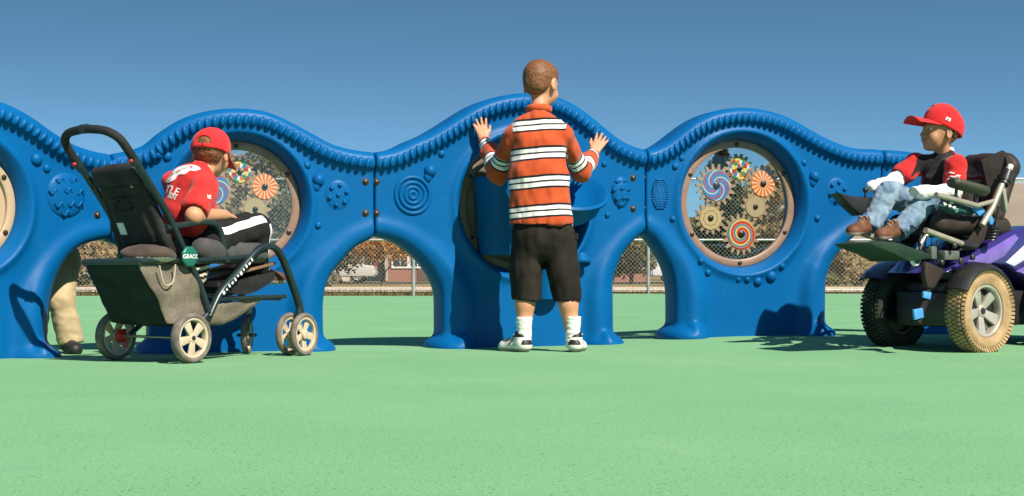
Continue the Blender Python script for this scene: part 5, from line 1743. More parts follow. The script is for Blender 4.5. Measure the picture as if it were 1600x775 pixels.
    mb = MB(); a = C(1578, 274, .02); mb.tube([a, a + CA * (track - .04)], .010, 10); mb.build('push_bar', M_BLACKM, T)
    mb = MB(); mb.tube([Vector(p) for p in spline([tuple(C(1568, 238, .1)), tuple(C(1574, 246, .08)), tuple(C(1577, 258, .05)), tuple(C(1577, 270, .03))], 5)], .007, 8, flat=2.2); mb.build('strap', M_VEST, T)
    # armrests: pad, pale rail
    for o in (.02, track - .02):
        dx = CA * o
        a, b = C(1492, 284) + dx, C(1545, 299) + dx
        dr = (b - a).normalized()
        mb = MB(); mb.tube([a, a + dr * .015, b - dr * .015, b], [.016, .026, .027, .018], 12, flat=1.5, up=tuple(CA)); pdm = mb.build('arm_pad', M_OLIVE, T)
        mb = MB(); mb.tube([C(1468, 304) + dx, C(1532, 321) + dx], .013, 12); mb.tube([C(1532, 321) + dx, C(1558, 314) + dx], .011, 12); mb.build('arm_rail', M_TUBE, T)
        for x, y in ((1500, 300), (1532, 310)):
            mb = MB(); mb.tube([C(x, y - 6) + dx, C(x - 1, y + 14) + dx], .008, 8); mb.build('arm_post', M_BLACKM, T)
    # joystick tray on the far arm
    pl = [(1312, 301), (1334, 306), (1352, 309), (1366, 307), (1362, 322), (1348, 338), (1330, 322)]
    mb = MB(); mb.prism([C(*p, .36) for p in pl], CA * .07); jt = mb.build('control_tray', M_BLACKM, T, bevel=.010)
    b = C(1352, 308, .40); mb = MB(); mb.tube([b - Vector((0, 0, .01)), b + Vector((0, 0, .03))], .006, 8); mb.ell(b + Vector((0, 0, .035)), (.014, .014, .013)); mb.build('joystick', M_BLACKM, jt)
    mb = MB(); mb.tube([C(1362, 318, .40), C(1420, 322, .46), C(1500, 318, .49)], .010, 10); mb.build('tray_arm', M_BLACKM, T)
    # leg rest and foot plate
    for o in (.16, track - .16):
        dx = CA * (o - .16)
        mb = MB(); mb.tube([C(1452, 362, .16) + dx, C(1440, 378, .16) + dx, C(1428, 404, .16) + dx], .011, 10); mb.tube([C(1428, 402, .16) + dx, C(1380, 388, .16) + dx], .010, 10); mb.build('leg_hanger', M_TUBE, T)
    mb = MB()
    q0, q1, q2 = C(1330, 381, .12), C(1372, 380, .12), C(1420, 402, .12)
    pr = [C(x, y, .12) for x, y in ((1326, 380), (1345, 377), (1372, 380), (1424, 398), (1420, 405), (1385, 408), (1362, 396), (1334, 386))]
    mb.prism([p + Vector((.10, 0, 0)) for p in pr], CA * .22); mb.build('foot_plate', M_GREENP, T, bevel=.006)
    mb = MB(); c = C(1428, 405, .10); mb.lathe(c, -CA, [(0, 0), (.030, 0), (.034, .006), (.030, .016), (.012, .018), (0, .018)], 24); dsc = mb.build('pivot_disc', M_WHITEP, T)
    mb = MB(); mb.lathe(c - CA * .0185, -CA, [(.010, 0), (.019, 0), (.019, .003), (.010, .003), (.010, 0)], 24); mb.lathe(c - CA * .018, -CA, [(0, 0), (.005, 0), (.005, .004), (0, .004)], 12); mb.build('mark', M_BLACKM, dsc)
    # hanging pouch and straps
    mb = MB(); pp = [C(x, y, .03) for x, y in ((1447, 408), (1476, 420), (1472, 432), (1460, 452), (1450, 450), (1446, 430))]
    mb.prism(pp, CA * .03); mb.build('pouch', M_SEATB, T, bevel=.008)
    for poly in ([(1444, 455), (1456, 457), (1454, 468), (1443, 465)], [(1428, 484), (1442, 481), (1444, 496), (1430, 500)]):
        mb = MB(); mb.prism([C(x, y, .03) for x, y in poly], CA * .012); mb.build('buckle', M_BLUEST, T, bevel=.002)
    mb = MB(); mb.tube([C(1452, 444, .05), C(1446, 470, .05), C(1434, 505, .05)], .013, 8, flat=1.6); mb.build('tie_strap', M_VEST, T)
    for pts in ([(1522, 326), (1530, 318), (1540, 330), (1531, 338)], [(1546, 330), (1552, 340), (1556, 352), (1550, 356), (1544, 342)]):
        mb = MB(); mb.prism([C(x, y, .035) for x, y in pts], CA * .02); mb.build('seat_strap', M_BLUEST, T, bevel=.004)
    mb = MB(); mb.prism([C(x, y, .07) for x, y in ((1478, 312), (1528, 326), (1522, 336), (1488, 334), (1470, 322))], CA * .03); pk = mb.build('side_pocket', M_TEAL, T, bevel=.008)
    mb = MB()
    for k, (x, y) in enumerate(((1477, 318), (1484, 321), (1491, 325), (1487, 316), (1495, 329))): mb.prism([C(x + a_, y + b_, .066) for a_, b_ in ((-3, -2), (2, -3), (3, 2), (-1, 3))], CA * .003)
    mb.build('print', M_WHITEP, pk)
    return T


chair()


def chair_boy():
    B = Plane(CO + CA * .27, CHD)
    u = V3(0, 0, 1); h, a = np.array(CHD), np.array(CA)
    def m(x, y, off=0.0): return np.array(cp(.27 + off).hit(x, y))
    pel = m(1500, 338); chest = m(1474, 284); nk = m(1478, 240); hc = m(1470, 205)
    root = empty('person', (pel[0], pel[1], pel[2] - .1), 'small boy in red cap, jeans and brown shoes seated in the purple power wheelchair', 'person')
    pts = np.array([pel, hc, m(1330, 390, -.1), m(1330, 390, .15), m(1350, 290, .25)])
    lo, hi = pts.min(0) - .24, pts.max(0) + .24
    f = Field(lo, hi, .005)
    f.cone(pel, chest, .085, .082, .03, sq=(h, 1.25)); f.cone(chest, nk - u * .05, .082, .055, .03, sq=(h, 1.25)); f.cone(nk - u * .03, hc - u * .05, .037, .036, .02)
    H = Head(f, hc, V3(-.96, -.24, .06), u + V3(.08, 0, 0), .97)
    shN, elN, wrN = m(1494, 259, -.11), m(1490, 300, -.13), m(1428, 302, -.07)
    shF, elF, wrF = m(1430, 257, .11), m(1398, 282, .14), m(1362, 293, .13)
    f.chain([shN, elN, wrN], [.038, .032, .022], .015); f.chain([shF, elF, wrF], [.038, .032, .022], .015)
    hand(f, wrN, h * .8 + a * .3 - u * .4, u * .7 - a * .7, a, .82, (.5, .5, .55, .6))
    hand(f, wrF, h * .9 - u * .15, u * .8 - a * .3, -a, .82, (.7, .7, .75, .8))
    f.build('body', [M_SKIN2, M_LIP, M_EYEW, M_EYED], root, pick=lambda c: H.pick(c))
    g = Field(H.c - .15, H.c + .15, .005)
    g.ell(H.L(0, -.014, .012), np.array((.0735, .088, .084)) * .92, H.M); g.clip(H.L(0, .046, .02), H.f * .95 - H.u * .35, .006)
    for q in (-1, 1): g.ell(H.L(q * .085, .045, -.045), (.056, .069, .056), H.M, .006, sub=True)
    g.clip(H.L(0, -.05, -.06), -H.u + H.f * .25, .006)
    g.build('hair', M_HAIRD, root, wob=.003, wscale=80)
    cap, (c, r, fw, uu, s) = cap_mesh(H, 'cap', root, M_REDCAP, tilt=.36, extra=1.10)
    # small marks on the cap's side
    me = mesh('emblem', [(-.011, -.008, 0), (.011, -.008, 0), (.011, .008, 0), (-.011, .008, 0)], [(0, 1, 2, 3)])
    nn = -Vector(r) if Vector(r).y > 0 else Vector(r)
    Xd = Vector(uu).cross(nn).normalized()
    project_mesh(cap, me, Vector(c + fw * .03 * s + uu * .022 * s) + nn * .12, Xd, uu, 'emblem', M_PRINT, cap, .003)
    me = mesh('emblem', [(-.004, -.006, 0), (.005, -.005, 0), (.001, .005, 0)], [(0, 1, 2)])
    project_mesh(cap, me, Vector(c + fw * .032 * s + uu * .022 * s) + nn * .12, Xd, uu, 'emblem', M_BLACKCLOTH, cap, .004)
    me = mesh('front_mark', [(-.020, -.022, 0), (.014, -.022, 0), (.020, .022, 0), (-.008, .022, 0)], [(0, 1, 2, 3)])
    project_mesh(cap, me, Vector(c + fw * .10 * s + uu * .05 * s + np.array(nn) * .02) + Vector(fw) * .05, Vector(uu).cross(Vector(fw) + nn * .4), uu, 'front_mark', M_BLACKCLOTH, cap, .003)
    # white long-sleeved undershirt
    t = Field(lo, hi, .0055)
    t.chain([shN, elN, wrN + u * .004], [.040, .038, .029], .015); t.chain([shF, elF, wrF + u * .002], [.040, .037, .028], .015)
    t.cone(shN, nk - u * .06, .032, .028, .01); t.cone(shF, nk - u * .06, .032, .028, .01); t.cone(nk - u * .03, nk + u * .010, .040, .040, .01)
    t.cone(wrN + h * .035, wrN + h * .008, .03, .026, .003, sub=True)
    t.build('undershirt', M_WHITE, root, wob=.008, wscale=24)
    s_ = Field(lo, hi, .006)
    s_.cone(pel - u * .02, m(1484, 306), .108, .108, .03, sq=(h, 1.2)); s_.cone(m(1484, 306), chest, .108, .100, .03, sq=(h, 1.2))
    s_.cone(shN, nk - u * .04, .050, .044, .03); s_.cone(shF, nk - u * .04, .050, .044, .03); s_.cone(chest, nk - u * .035, .10, .058, .03, sq=(h, 1.2))
    for sh_, el_, k in ((shN, elN, .80), (shF, elF, .62)):
        e = sh_ + (el_ - sh_) * k; s_.cone(sh_, e, .050, .056, .02); qn = unit(el_ - sh_); s_.cone(e + qn * .098, e + qn * .048, .064, .05, .003, sub=True)
    def harness(c):
        q = c - chest
        fr = q @ h; sd = q @ a; up = q @ u
        return np.maximum(np.minimum(fr + .02, .075 - np.abs(sd + .005)), np.minimum(-.05 - up, .05 - sd))
    shirt = s_.build('shirt', two_tone('red_cotton_black_harness', (.50, .018, .016), (.016, .012, .012)), root, wob=.008, wscale=14, attr={'mask': harness})
    nn = Vector((-.35, -.93, .1)).normalized(); X = Vector((0, 0, 1)).cross(-nn).normalized(); X = X if X.x > 0 else -X
    Y = nn.cross(X); Y = Y if Y.z > 0 else -Y
    e = Vector(shN + (elN - shN) * .55)
    tl = Matrix.Rotation(-.35, 3, nn)
    mb = MB()
    for (x, y, w_, h_) in ((-.02, .022, .016, .005), (.012, .018, .012, .006), (-.008, .006, .020, .004), (.016, .002, .008, .008), (-.018, -.010, .010, .006), (.006, -.014, .018, .004), (-.004, -.026, .012, .005), (.02, -.024, .006, .004)):
        mb.add([(x - w_, y - h_, 0), (x + w_ * .6, y - h_ * .4, 0), (x + w_, y + h_, 0), (x - w_ * .4, y + h_ * .7, 0)], [(0, 1, 2, 3)])
    me = mesh('print', mb.v, mb.f)
    bm = bmesh.new(); bm.from_mesh(me); bmesh.ops.triangulate(bm, faces=bm.faces); bmesh.ops.subdivide_edges(bm, edges=bm.edges, cuts=1); bmesh.ops.triangulate(bm, faces=bm.faces); bm.to_mesh(me); bm.free()
    project_mesh(shirt, me, e + nn * .1, tl @ X, tl @ Y, 'print', M_PRINT, shirt, .003)
    # jeans with frayed, pale hems
    j = Field(lo, hi, .0055)
    hN, hF = pel + a * -.06 - u * .02, pel + a * .06 - u * .02
    knN, anN = m(1452, 312, -.06), m(1408, 358, -.05); knF, anF = m(1388, 300, .06), m(1362, 350, .06)
    j.cone(hN, hF, .085, .085, .03); j.cone(hN, knN, .076, .055, .03); j.cone(hF, knF, .074, .054, .03)
    j.cone(knN, anN, .054, .050, .02); j.cone(knF, anF, .053, .049, .02)
    for kn, an in ((knN, anN), (knF, anF)):
        qn = unit(an - kn); j.cone(an + qn * .085, an + qn * .046, .050, .040, .003, sub=True)
    j.build('jeans', M_JEAN, root, wob=.010, wscale=22)
    for an, kn, q in ((anN, knN, -.06), (anF, knF, .08)):
        qn = unit(an - kn)
        hl = an + qn * .028 - u * .030 + h * -.01
        tip = hl + unit(h * .92 + u * -.05) * .158
        shoe('shoe', hl, tip, [M_SHOEBR, M_SOLE, M_SHOEBR], root, .80, up=u + h * .25)
    return root


chair_boy()


# ------------------------------------------------------------------ child behind the wall, only the legs in sight
def hidden_child():
    d = 7.02
    root = empty('person', (px(100, 552, d)[0], d, 0), 'child in khaki trousers standing behind the blue wall, only the legs showing', 'person')
    lo, hi = px(20, 575, d) - V3(.2, .25, 0), px(160, 215, d) + V3(.15, .45, .03)
    lo[2] = -.01
    pel = px(84, 405, d + .10); ch_ = px(66, 320, d + .16); nk = px(58, 288, d + .16); hc = px(56, 256, d + .15)
    kn, an = px(96, 470, d + .0), px(111, 535, d + .01); kn2, an2 = px(60, 470, d + .12), px(52, 530, d + .16)
    f = Field(lo, hi, .0065)
    f.cone(pel, ch_, .08, .08, .03); f.cone(ch_, nk, .08, .04, .03); f.cone(nk, hc - V3(0, 0, .04), .035, .035, .02)
    H = Head(f, hc, (.3, -.9, -.1), (0, 0, 1), .82)
    f.chain([pel + V3(.04, 0, 0), kn, an], [.06, .04, .028], .02); f.chain([pel - V3(.04, 0, 0), kn2, an2], [.06, .04, .028], .02)
    for q in (-1, 1):
        sh, el, wr = ch_ + V3(q * .11, 0, .02), ch_ + V3(q * .14, -.03, -.12), ch_ + V3(q * .08, -.08, -.02)
        f.chain([sh, el, wr], [.035, .03, .02]); hand(f, wr, (-.2 * q, -.3, .9), (0, 1, 0), (-q, 0, 0), .75)
    f.build('body', [M_SKIN, M_LIP, M_EYEW, M_EYED], root, pick=lambda c: H.pick(c))
    g = Field(H.c - .13, H.c + .13, .006)
    g.ell(H.L(0, -.014, .014), np.array((.0745, .09, .086)) * .84, H.M); g.clip(H.L(0, .046, .02), H.f * .95 - H.u * .3, .006)
    g.build('hair', M_HAIRD, root, wob=.003, wscale=70)
    j = Field(lo, hi, .0065)
    j.cone(pel, pel + V3(0, 0, .04), .098, .095, .03); j.chain([pel + V3(.04, 0, 0), kn, an + V3(0, 0, .0)], [.084, .058, .060], .02); j.chain([pel - V3(.04, 0, 0), kn2, an2], [.084, .058, .060], .02)
    j.clip(an - V3(0, 0, .006), (.12, 0, -1), .003)
    j.build('trousers', M_KHAKI, root, wob=.005, wscale=22, wdir=(.8, .8, 1.1))
    s = Field(lo, hi, .0065)
    s.cone(pel - V3(0, 0, .0), ch_, .108, .10, .03); s.cone(ch_, nk - V3(0, 0, .02), .10, .055, .03)
    for q in (-1, 1):
        sh, el, wr = ch_ + V3(q * .11, 0, .02), ch_ + V3(q * .14, -.03, -.12), ch_ + V3(q * .08, -.08, -.02)
        s.chain([sh, el, wr - (wr - el) * .2], [.048, .042, .034])
    s.clip(pel - V3(0, 0, .075), (0, 0, -1), .004)
    s.build('jacket', M_GREYCLOTH, root, wob=.008, wscale=14)
    shoe('shoe', (an[0] - .035, an[1] + .03, ground_z(an[0], an[1])), (an[0] + .06, an[1] - .11, 0), [M_SHOEB, M_SHOEB, M_SHOEBR], root, .85)
    shoe('shoe', (an2[0], an2[1] + .04, 0), (an2[0] + .02, an2[1] - .12, 0), [M_SHOEBR, M_SHOEB, M_SHOEB], root, .85)


hidden_child()
# ------------------------------------------------------------------ fence, trees, houses and cars beyond the court
M_GALV = mat('galvanised', (.42, .42, .40), .5, (.34, .34, .32), 12, 4, metal=.5)
M_WIRE = mat('fence_wire', (.34, .34, .31), .6, metal=.3)
FY = FENCE_Y
T = empty('chain_link_fence', (0, FY, 0), 'grey chain-link fence along the far edge of the green court', 'fence')
x0, x1, H = -17.5, 17.5, 2.05
gzf = .0
pxs = [279 - 367, 279, 646, 1013, 1380, 1747]
posts = [(p - CX) / F * FY for p in pxs]; st = posts[1] - posts[0]
while posts[0] - st > x0: posts.insert(0, posts[0] - st)
while posts[-1] + st < x1: posts.append(posts[-1] + st)
for p in posts:
    mb = MB(); mb.tube([(p, FY, -.05), (p, FY, H + .06)], .030, 10); mb.ell((p, FY, H + .07), (.034, .034, .02), None, 10, 5); mb.build('post', M_GALV, T)
for z, nm in ((H, 'top_rail'), (.10, 'bottom_rail'), (.98, 'mid_rail')):
    mb = MB(); mb.tube([(x0, FY, z), (x1, FY, z)], .021 if nm != 'bottom_rail' else .012, 8); mb.build(nm, M_GALV, T)
mb = MB(); s_ = .075; w = .0034; z0, z1 = .05, H
n0, n1 = int((x0 - H) / s_), int(x1 / s_)
for i in range(n0, n1 + 1):
    for sg in (1, -1):
        xa = i * s_; xb = xa + (z1 - z0)
        if sg < 0: xa, xb = xb, xa
        if max(xa, xb) > x1 + .0 or min(xa, xb) < x0: continue
        y = FY + .022 + (.006 if sg > 0 else 0)
        dx = .7 * w
        mb.add([(xa - dx, y, z0), (xa + dx, y, z0), (xa, y + w, z0), (xb - dx, y, z1), (xb + dx, y, z1), (xb, y + w, z1)], [(0, 1, 4, 3), (1, 2, 5, 4), (2, 0, 3, 5)])
mb.build('wire_netting', M_WIRE, T, smooth=False)
M_WEED = mat('fence_weeds', (.10, .085, .035), .95, (.17, .13, .06), 5, 5, .1)
mb = MB()
for i in range(5200):
    x = RNG.uniform(x0, x1); y = FY + RNG.normal(.14, .08); h = RNG.uniform(.05, .16)
    a = RNG.uniform(-.05, .05); w = RNG.uniform(.006, .014)
    mb.add([(x - w, y, -.03), (x + w, y, -.03), (x + a, y + RNG.uniform(-.03, .03), h)], [(0, 1, 2)])
tag(mb.build('weeds', M_WEED, None, smooth=False), kind='stuff')


def leaf_mat(name, c, c2, rough=.7):
    m, nt, N, L, b = _new(name)
    tc = N.new('ShaderNodeTexCoord'); n = N.new('ShaderNodeTexNoise'); n.inputs['Scale'].default_value = 1.3; n.inputs['Detail'].default_value = 8; n.inputs['Roughness'].default_value = .75
    L.new(tc.outputs['Object'], n.inputs['Vector'])
    r = ramp(N, [(.32, c), (.68, c2)], 'LINEAR'); L.new(n.outputs['Fac'], r.inputs['Fac']); L.new(r.outputs[0], b.inputs['Base Color'])
    b.inputs['Roughness'].default_value = rough; b.inputs['Specular IOR Level'].default_value = .15
    tr = N.new('ShaderNodeBsdfTranslucent'); L.new(r.outputs[0], tr.inputs['Color'])
    ms = N.new('ShaderNodeMixShader'); ms.inputs[0].default_value = .38
    L.new(b.outputs[0], ms.inputs[1]); L.new(tr.outputs[0], ms.inputs[2]); L.new(ms.outputs[0], N['Material Output'].inputs['Surface'])
    return m


M_BARK = mat('bark', (.13, .09, .06), .95, (.20, .15, .11), 8, 6, .1)
L_OR = leaf_mat('leaf_orange', (.38, .17, .04), (.58, .32, .10))
L_TAN = leaf_mat('leaf_tan', (.30, .20, .09), (.48, .35, .18))
L_OL = leaf_mat('leaf_olive', (.13, .12, .05), (.26, .22, .10))
L_DK = leaf_mat('leaf_dark', (.010, .022, .010), (.030, .050, .022))
L_GR = leaf_mat('leaf_grey', (.20, .18, .12), (.34, .29, .20))


def tree(name, label, x, y, h, wd, trunk, mleaf, n=2600, leaf=.20, group='trees and shrubs beyond the fence', seed=0, conic=0, base=.25, clumps=26):
    rg = np.random.default_rng(seed + 11)
    T = empty(name, (x, y, 0), label, 'tree' if 'shrub' not in name else 'shrub', group)
    mb = MB()
    def limb(a, b, ra, rb, depth):
        mid = (a + b) / 2 + Vector(rg.normal(0, .05, 3)) * (b - a).length
        mb.tube([a, mid, b], [ra, (ra + rb) / 2, rb], 7)
        if depth == 0: return
        for _ in range(3 if depth > 1 else 2):
            t = rg.uniform(.45, 1.0); q = a + (b - a) * t
            ang = rg.uniform(0, 2 * math.pi); L_ = (b - a).length * rg.uniform(.5, .8)
            d = ((b - a).normalized() * .75 + Vector((math.cos(ang), math.sin(ang), .25)) * .75).normalized()
            e_ = q + d * L_; e_.z = min(e_.z, h * .84); limb(q, e_, rb * .9, rb * .4, depth - 1)
    tr = trunk
    limb(Vector((x, y, -.1)), Vector((x + rg.normal(0, .1), y, h * (.40 if not conic else .85))), tr, tr * .45, 3 if not conic else 1)
    mb.build('trunk', M_BARK, T)
    # leaves gather in clumps with gaps between them
    cs = []
    for _ in range(clumps):
        while True:
            p = rg.uniform(-1, 1, 3)
            if p @ p < 1: break
        zz = (p[2] + 1) / 2
        k = (1 - zz * .85) if conic else 1
        cs.append((x + p[0] * wd / 2 * k * .85, y + p[1] * wd / 2 * k * .85, h * base + zz * h * (1 - base) * .95, rg.uniform(.14, .27) * wd * (k * .8 + .2)))
    per = n // clumps
    P0 = []
    for (a, b, c, r) in cs:
        q = rg.normal(0, 1, (per, 3)); q /= np.linalg.norm(q, axis=1)[:, None]; q *= r * rg.uniform(.25, 1.08, (per, 1)) ** .6
        q[:, 2] *= .75
        P0.append(q + np.array((a, b, c)))
    P0 = np.concatenate(P0); P0 = P0[P0[:, 2] > .02]
    m = len(P0)
    a = rg.normal(0, 1, (m, 3)); a /= np.linalg.norm(a, axis=1)[:, None]
    b = np.cross(a, rg.normal(0, 1, (m, 3))); b /= np.linalg.norm(b, axis=1)[:, None]
    s = leaf * rg.uniform(.5, 1.2, (m, 1))
    V = np.stack([P0 - a * s, P0 + b * s * .55, P0 + a * s, P0 - b * s * .55], 1).reshape(-1, 3)
    me = mesh('crown', V, np.arange(4 * m).reshape(-1, 4))
    link('crown', me, mleaf, T, smooth=False)
    return T


def bx(p, d): return (p - CX) / F * d
def hz(y, d): return CH + (HY - y) / F * d
# tree seen through the arches
d = 60; tree('autumn_tree', 'orange autumn tree with forked trunk in the arch beside the standing boy', bx(598, d), d, hz(358, d), 3.0, .10, L_OR, 2000, .13, seed=1, base=.50, clumps=34)
d = 52; tree('autumn_tree', 'tan-orange autumn tree in the arch behind the stroller', bx(150, d), d, hz(372, d), 2.6, .10, L_TAN, 2200, .14, seed=2, base=.30)
d = 58; tree('dry_shrub', 'orange-brown dry shrub beneath the wheelchair foot plate', bx(1322, d), d, hz(385, d), 2.6, .06, L_TAN, 1800, .13, seed=3, base=.05)
d = 64; tree('dry_shrub', 'wide orange-brown shrub beside the purple wheelchair', bx(1420, d), d, hz(388, d), 3.2, .06, L_OR, 1800, .13, seed=4, base=.05)
# behind the gear windows
d = 46; tree('evergreen_tree', 'tall dark evergreen behind the full gear window', bx(1128, d), d, hz(214, d), 2.3, .16, L_DK, 5200, .13, seed=5, conic=.6, base=.04, clumps=60)
d = 44; tree('evergreen_tree', 'low dark evergreen under the spiral gear', bx(1150, d), d, hz(330, d), 1.5, .10, L_DK, 2600, .11, seed=6, base=.06, clumps=30)
d = 50; tree('autumn_tree', 'rusty autumn tree at the edge of the full gear window', bx(1206, d), d, hz(225, d), 1.7, .10, L_TAN, 3000, .13, seed=7, base=.08, clumps=30)
d = 54; tree('autumn_tree', 'yellowish autumn tree low in the full gear window', bx(1090, d), d, hz(322, d), 1.8, .08, L_OL, 2200, .12, seed=8, base=.05)
d = 56; tree('bare_tree', 'grey thinning tree with open crown behind the stroller gear window', bx(352, d), d, hz(212, d), 2.6, .11, L_TAN, 3000, .11, seed=9, base=.12, clumps=44)
d = 52; tree('bare_tree', 'olive thinning tree with dense crown behind the stroller gear window', bx(428, d), d, hz(216, d), 2.5, .11, L_OL, 4200, .11, seed=10, base=.06, clumps=44)
d = 58; tree('bare_tree', 'tan thinning tree between the orange gear and the boy', bx(392, d), d, hz(224, d), 2.2, .10, L_TAN, 3000, .11, seed=12, base=.10, clumps=36)
d = 66; tree('bare_tree', 'olive-brown tree behind the narrow arch beside the standing boy', bx(985, d), d, hz(352, d), 3.0, .10, L_OL, 2400, .13, seed=13, base=.20)
d = 62; tree('bare_tree', 'olive tree crown at the edge of the stroller arch', bx(200, d), d, hz(368, d), 2.8, .10, L_OL, 2000, .13, seed=14, base=.25)
d = 70; tree('bare_tree', 'grey-tan tree beyond the pale parked car', bx(535, d), d, hz(362, d), 3.2, .10, L_GR, 2400, .13, seed=15, base=.30)
d = 72; tree('bare_tree', 'tall olive tree far behind the dark evergreens', bx(1180, d), d, hz(290, d), 3.4, .12, L_OL, 3000, .15, seed=16, base=.10)
d = 84; tree('woodland_tree', 'broad tan tree farthest behind the stroller gear window', bx(345, d), d, hz(222, d), 4.0, .14, L_TAN, 4200, .16, seed=21, base=.05, clumps=50)
d = 88; tree('woodland_tree', 'broad olive tree farthest behind the orange gear of the stroller window', bx(440, d), d, hz(224, d), 4.2, .14, L_OL, 4200, .16, seed=22, base=.05, clumps=50)
rg_ = np.random.default_rng(5)
LBL = {0: 'small dry shrub at the back of the path, crown olive', 1: 'small dry shrub at the back of the path, crown tan', 2: 'small dry shrub at the back of the path, crown grey'}
for i, p in enumerate((118, 182, 512, 1296, 1345)):
    dd = rg_.uniform(48, 56)
    tree('low_shrub', ['olive', 'tan', 'grey'][i % 3] + ' low shrub behind the path ' + ('close to the hidden child', 'above the stroller basket', 'at the edge of the wide arch', 'under the foot plate', 'near the dark wheel')[i],
         bx(p, dd), dd, rg_.uniform(.35, .6), rg_.uniform(.8, 1.3), .03, (L_OL, L_TAN, L_GR)[i % 3], 700, .09, seed=40 + i, base=.02, clumps=14, group='low shrubs behind the path')

# -------------------------------------------------- houses
def brick_mat(name, c, c2, mortar):
    m, nt, N, L, b = _new(name)
    tc = N.new('ShaderNodeTexCoord'); mp = N.new('ShaderNodeMapping'); mp.inputs['Rotation'].default_value = (R(90), 0, 0); L.new(tc.outputs['Object'], mp.inputs['Vector'])
    t = N.new('ShaderNodeTexBrick'); t.inputs['Color1'].default_value = (*c, 1); t.inputs['Color2'].default_value = (*c2, 1); t.inputs['Mortar'].default_value = (*mortar, 1)
    t.inputs['Scale'].default_value = 4; L.new(mp.outputs[0], t.inputs['Vector']); L.new(t.outputs['Color'], b.inputs['Base Color']); b.inputs['Roughness'].default_value = .9
    return m


M_BRICK = brick_mat('red_brick', (.30, .085, .05), (.24, .065, .04), (.36, .30, .26))
M_PALE = mat('pale_render', (.52, .46, .38), .9, (.44, .39, .32), 2, 5)
M_CLAP = mat('cream_siding', (.58, .53, .44), .85, (.50, .46, .38), 2, 5)
M_ROOF = mat('roof_shingle', (.10, .085, .08), .95, (.15, .13, .12), 5, 5)
M_PANEW = mat('window_pane', (.03, .04, .05), .12, spec=.7)
M_TRIM = mat('white_trim', (.66, .64, .60), .7)
M_DOORC = mat('dark_door', (.10, .05, .035), .6)


def house(name, label, px0, px1, d, eave, ridge, mw, wins, door=None, dep=7.0):
    xa, xb = bx(px0, d), bx(px1, d); cx = (xa + xb) / 2
    T = empty(name, (cx, d, 0), label, 'building')
    mb = MB(); mb.box((cx, d + dep / 2, eave / 2), ((xb - xa) / 2, dep / 2, eave / 2 + .05)); mb.build('wall', mw, T, smooth=False)
    ov = .35
    mb = MB()
    pr = [(xa - ov, d - ov, eave - .02), (xa - ov, d + dep / 2, eave + ridge), (xa - ov, d + dep + ov, eave - .02), (xa - ov, d + dep + ov, eave - .2), (xa - ov, d + dep / 2, eave + ridge - .22), (xa - ov, d - ov, eave - .2)]
    mb.prism([Vector(p) for p in pr], (xb - xa + 2 * ov, 0, 0)); rf = mb.build('roof', M_ROOF, T, smooth=False)
    mb = MB(); mb.box((cx + (xb - xa) * .28, d + dep * .55, eave + ridge + .1), (.3, .3, .6)); mb.build('chimney', M_BRICK, rf, smooth=False)
    for (fx, z, w_, h_) in wins:
        x = xa + (xb - xa) * fx
        f = MB()
        for (ox, oz, hx, hzz) in ((0, h_ / 2 + .05, w_ / 2 + .1, .05), (0, -h_ / 2 - .05, w_ / 2 + .1, .05), (-w_ / 2 - .05, 0, .05, h_ / 2), (w_ / 2 + .05, 0, .05, h_ / 2), (0, 0, .025, h_ / 2)):
            f.box((x + ox, d - .03, z + oz), (hx, .05, hzz))
        fr = f.build('window', M_TRIM, T, smooth=False)
        f = MB(); f.box((x, d - .005, z), (w_ / 2, .012, h_ / 2)); f.build('pane', M_PANEW, fr, smooth=False)
    if door:
        x = xa + (xb - xa) * door
        f = MB(); f.box((x, d - .02, 1.02), (.48, .04, 1.0)); f.build('door', M_DOORC, T, smooth=False)
    return T


house('brick_building', 'long red brick building with white windows beyond the orange autumn tree', 606, 800, 96, 2.5, 1.4, M_BRICK, [(.10, 1.4, .9, 1.0), (.24, 1.4, .9, 1.0), (.36, 1.4, .9, 1.0), (.8, 1.4, .9, 1.0)], .3)
house('pale_house', 'pale rendered house behind the parked car seen in the arch', 470, 600, 104, 2.4, 1.5, M_PALE, [(.25, 1.4, 1.1, 1.0), (.5, 1.4, 1.1, 1.0), (.85, 1.4, 1.0, 1.0)], .68)
house('cream_house', 'cream sided house behind the stroller arch', 60, 290, 100, 2.5, 1.6, M_CLAP, [(.2, 1.4, 1.1, 1.0), (.42, 1.4, 1.1, 1.0), (.75, 1.4, 1.1, 1.0)], .56)
house('brick_house', 'red brick house behind the white van', 960, 1016, 92, 1.9, 1.2, M_BRICK, [(.3, 1.2, .6, .8), (.75, 1.2, .6, .8)], None, 6)
house('tan_house', 'tan rendered house beyond the evergreens of the full gear window', 1070, 1250, 110, 2.8, 1.7, M_PALE, [(.2, 1.5, 1.1, 1.1), (.5, 1.5, 1.1, 1.1), (.8, 1.5, 1.1, 1.1)], .65)


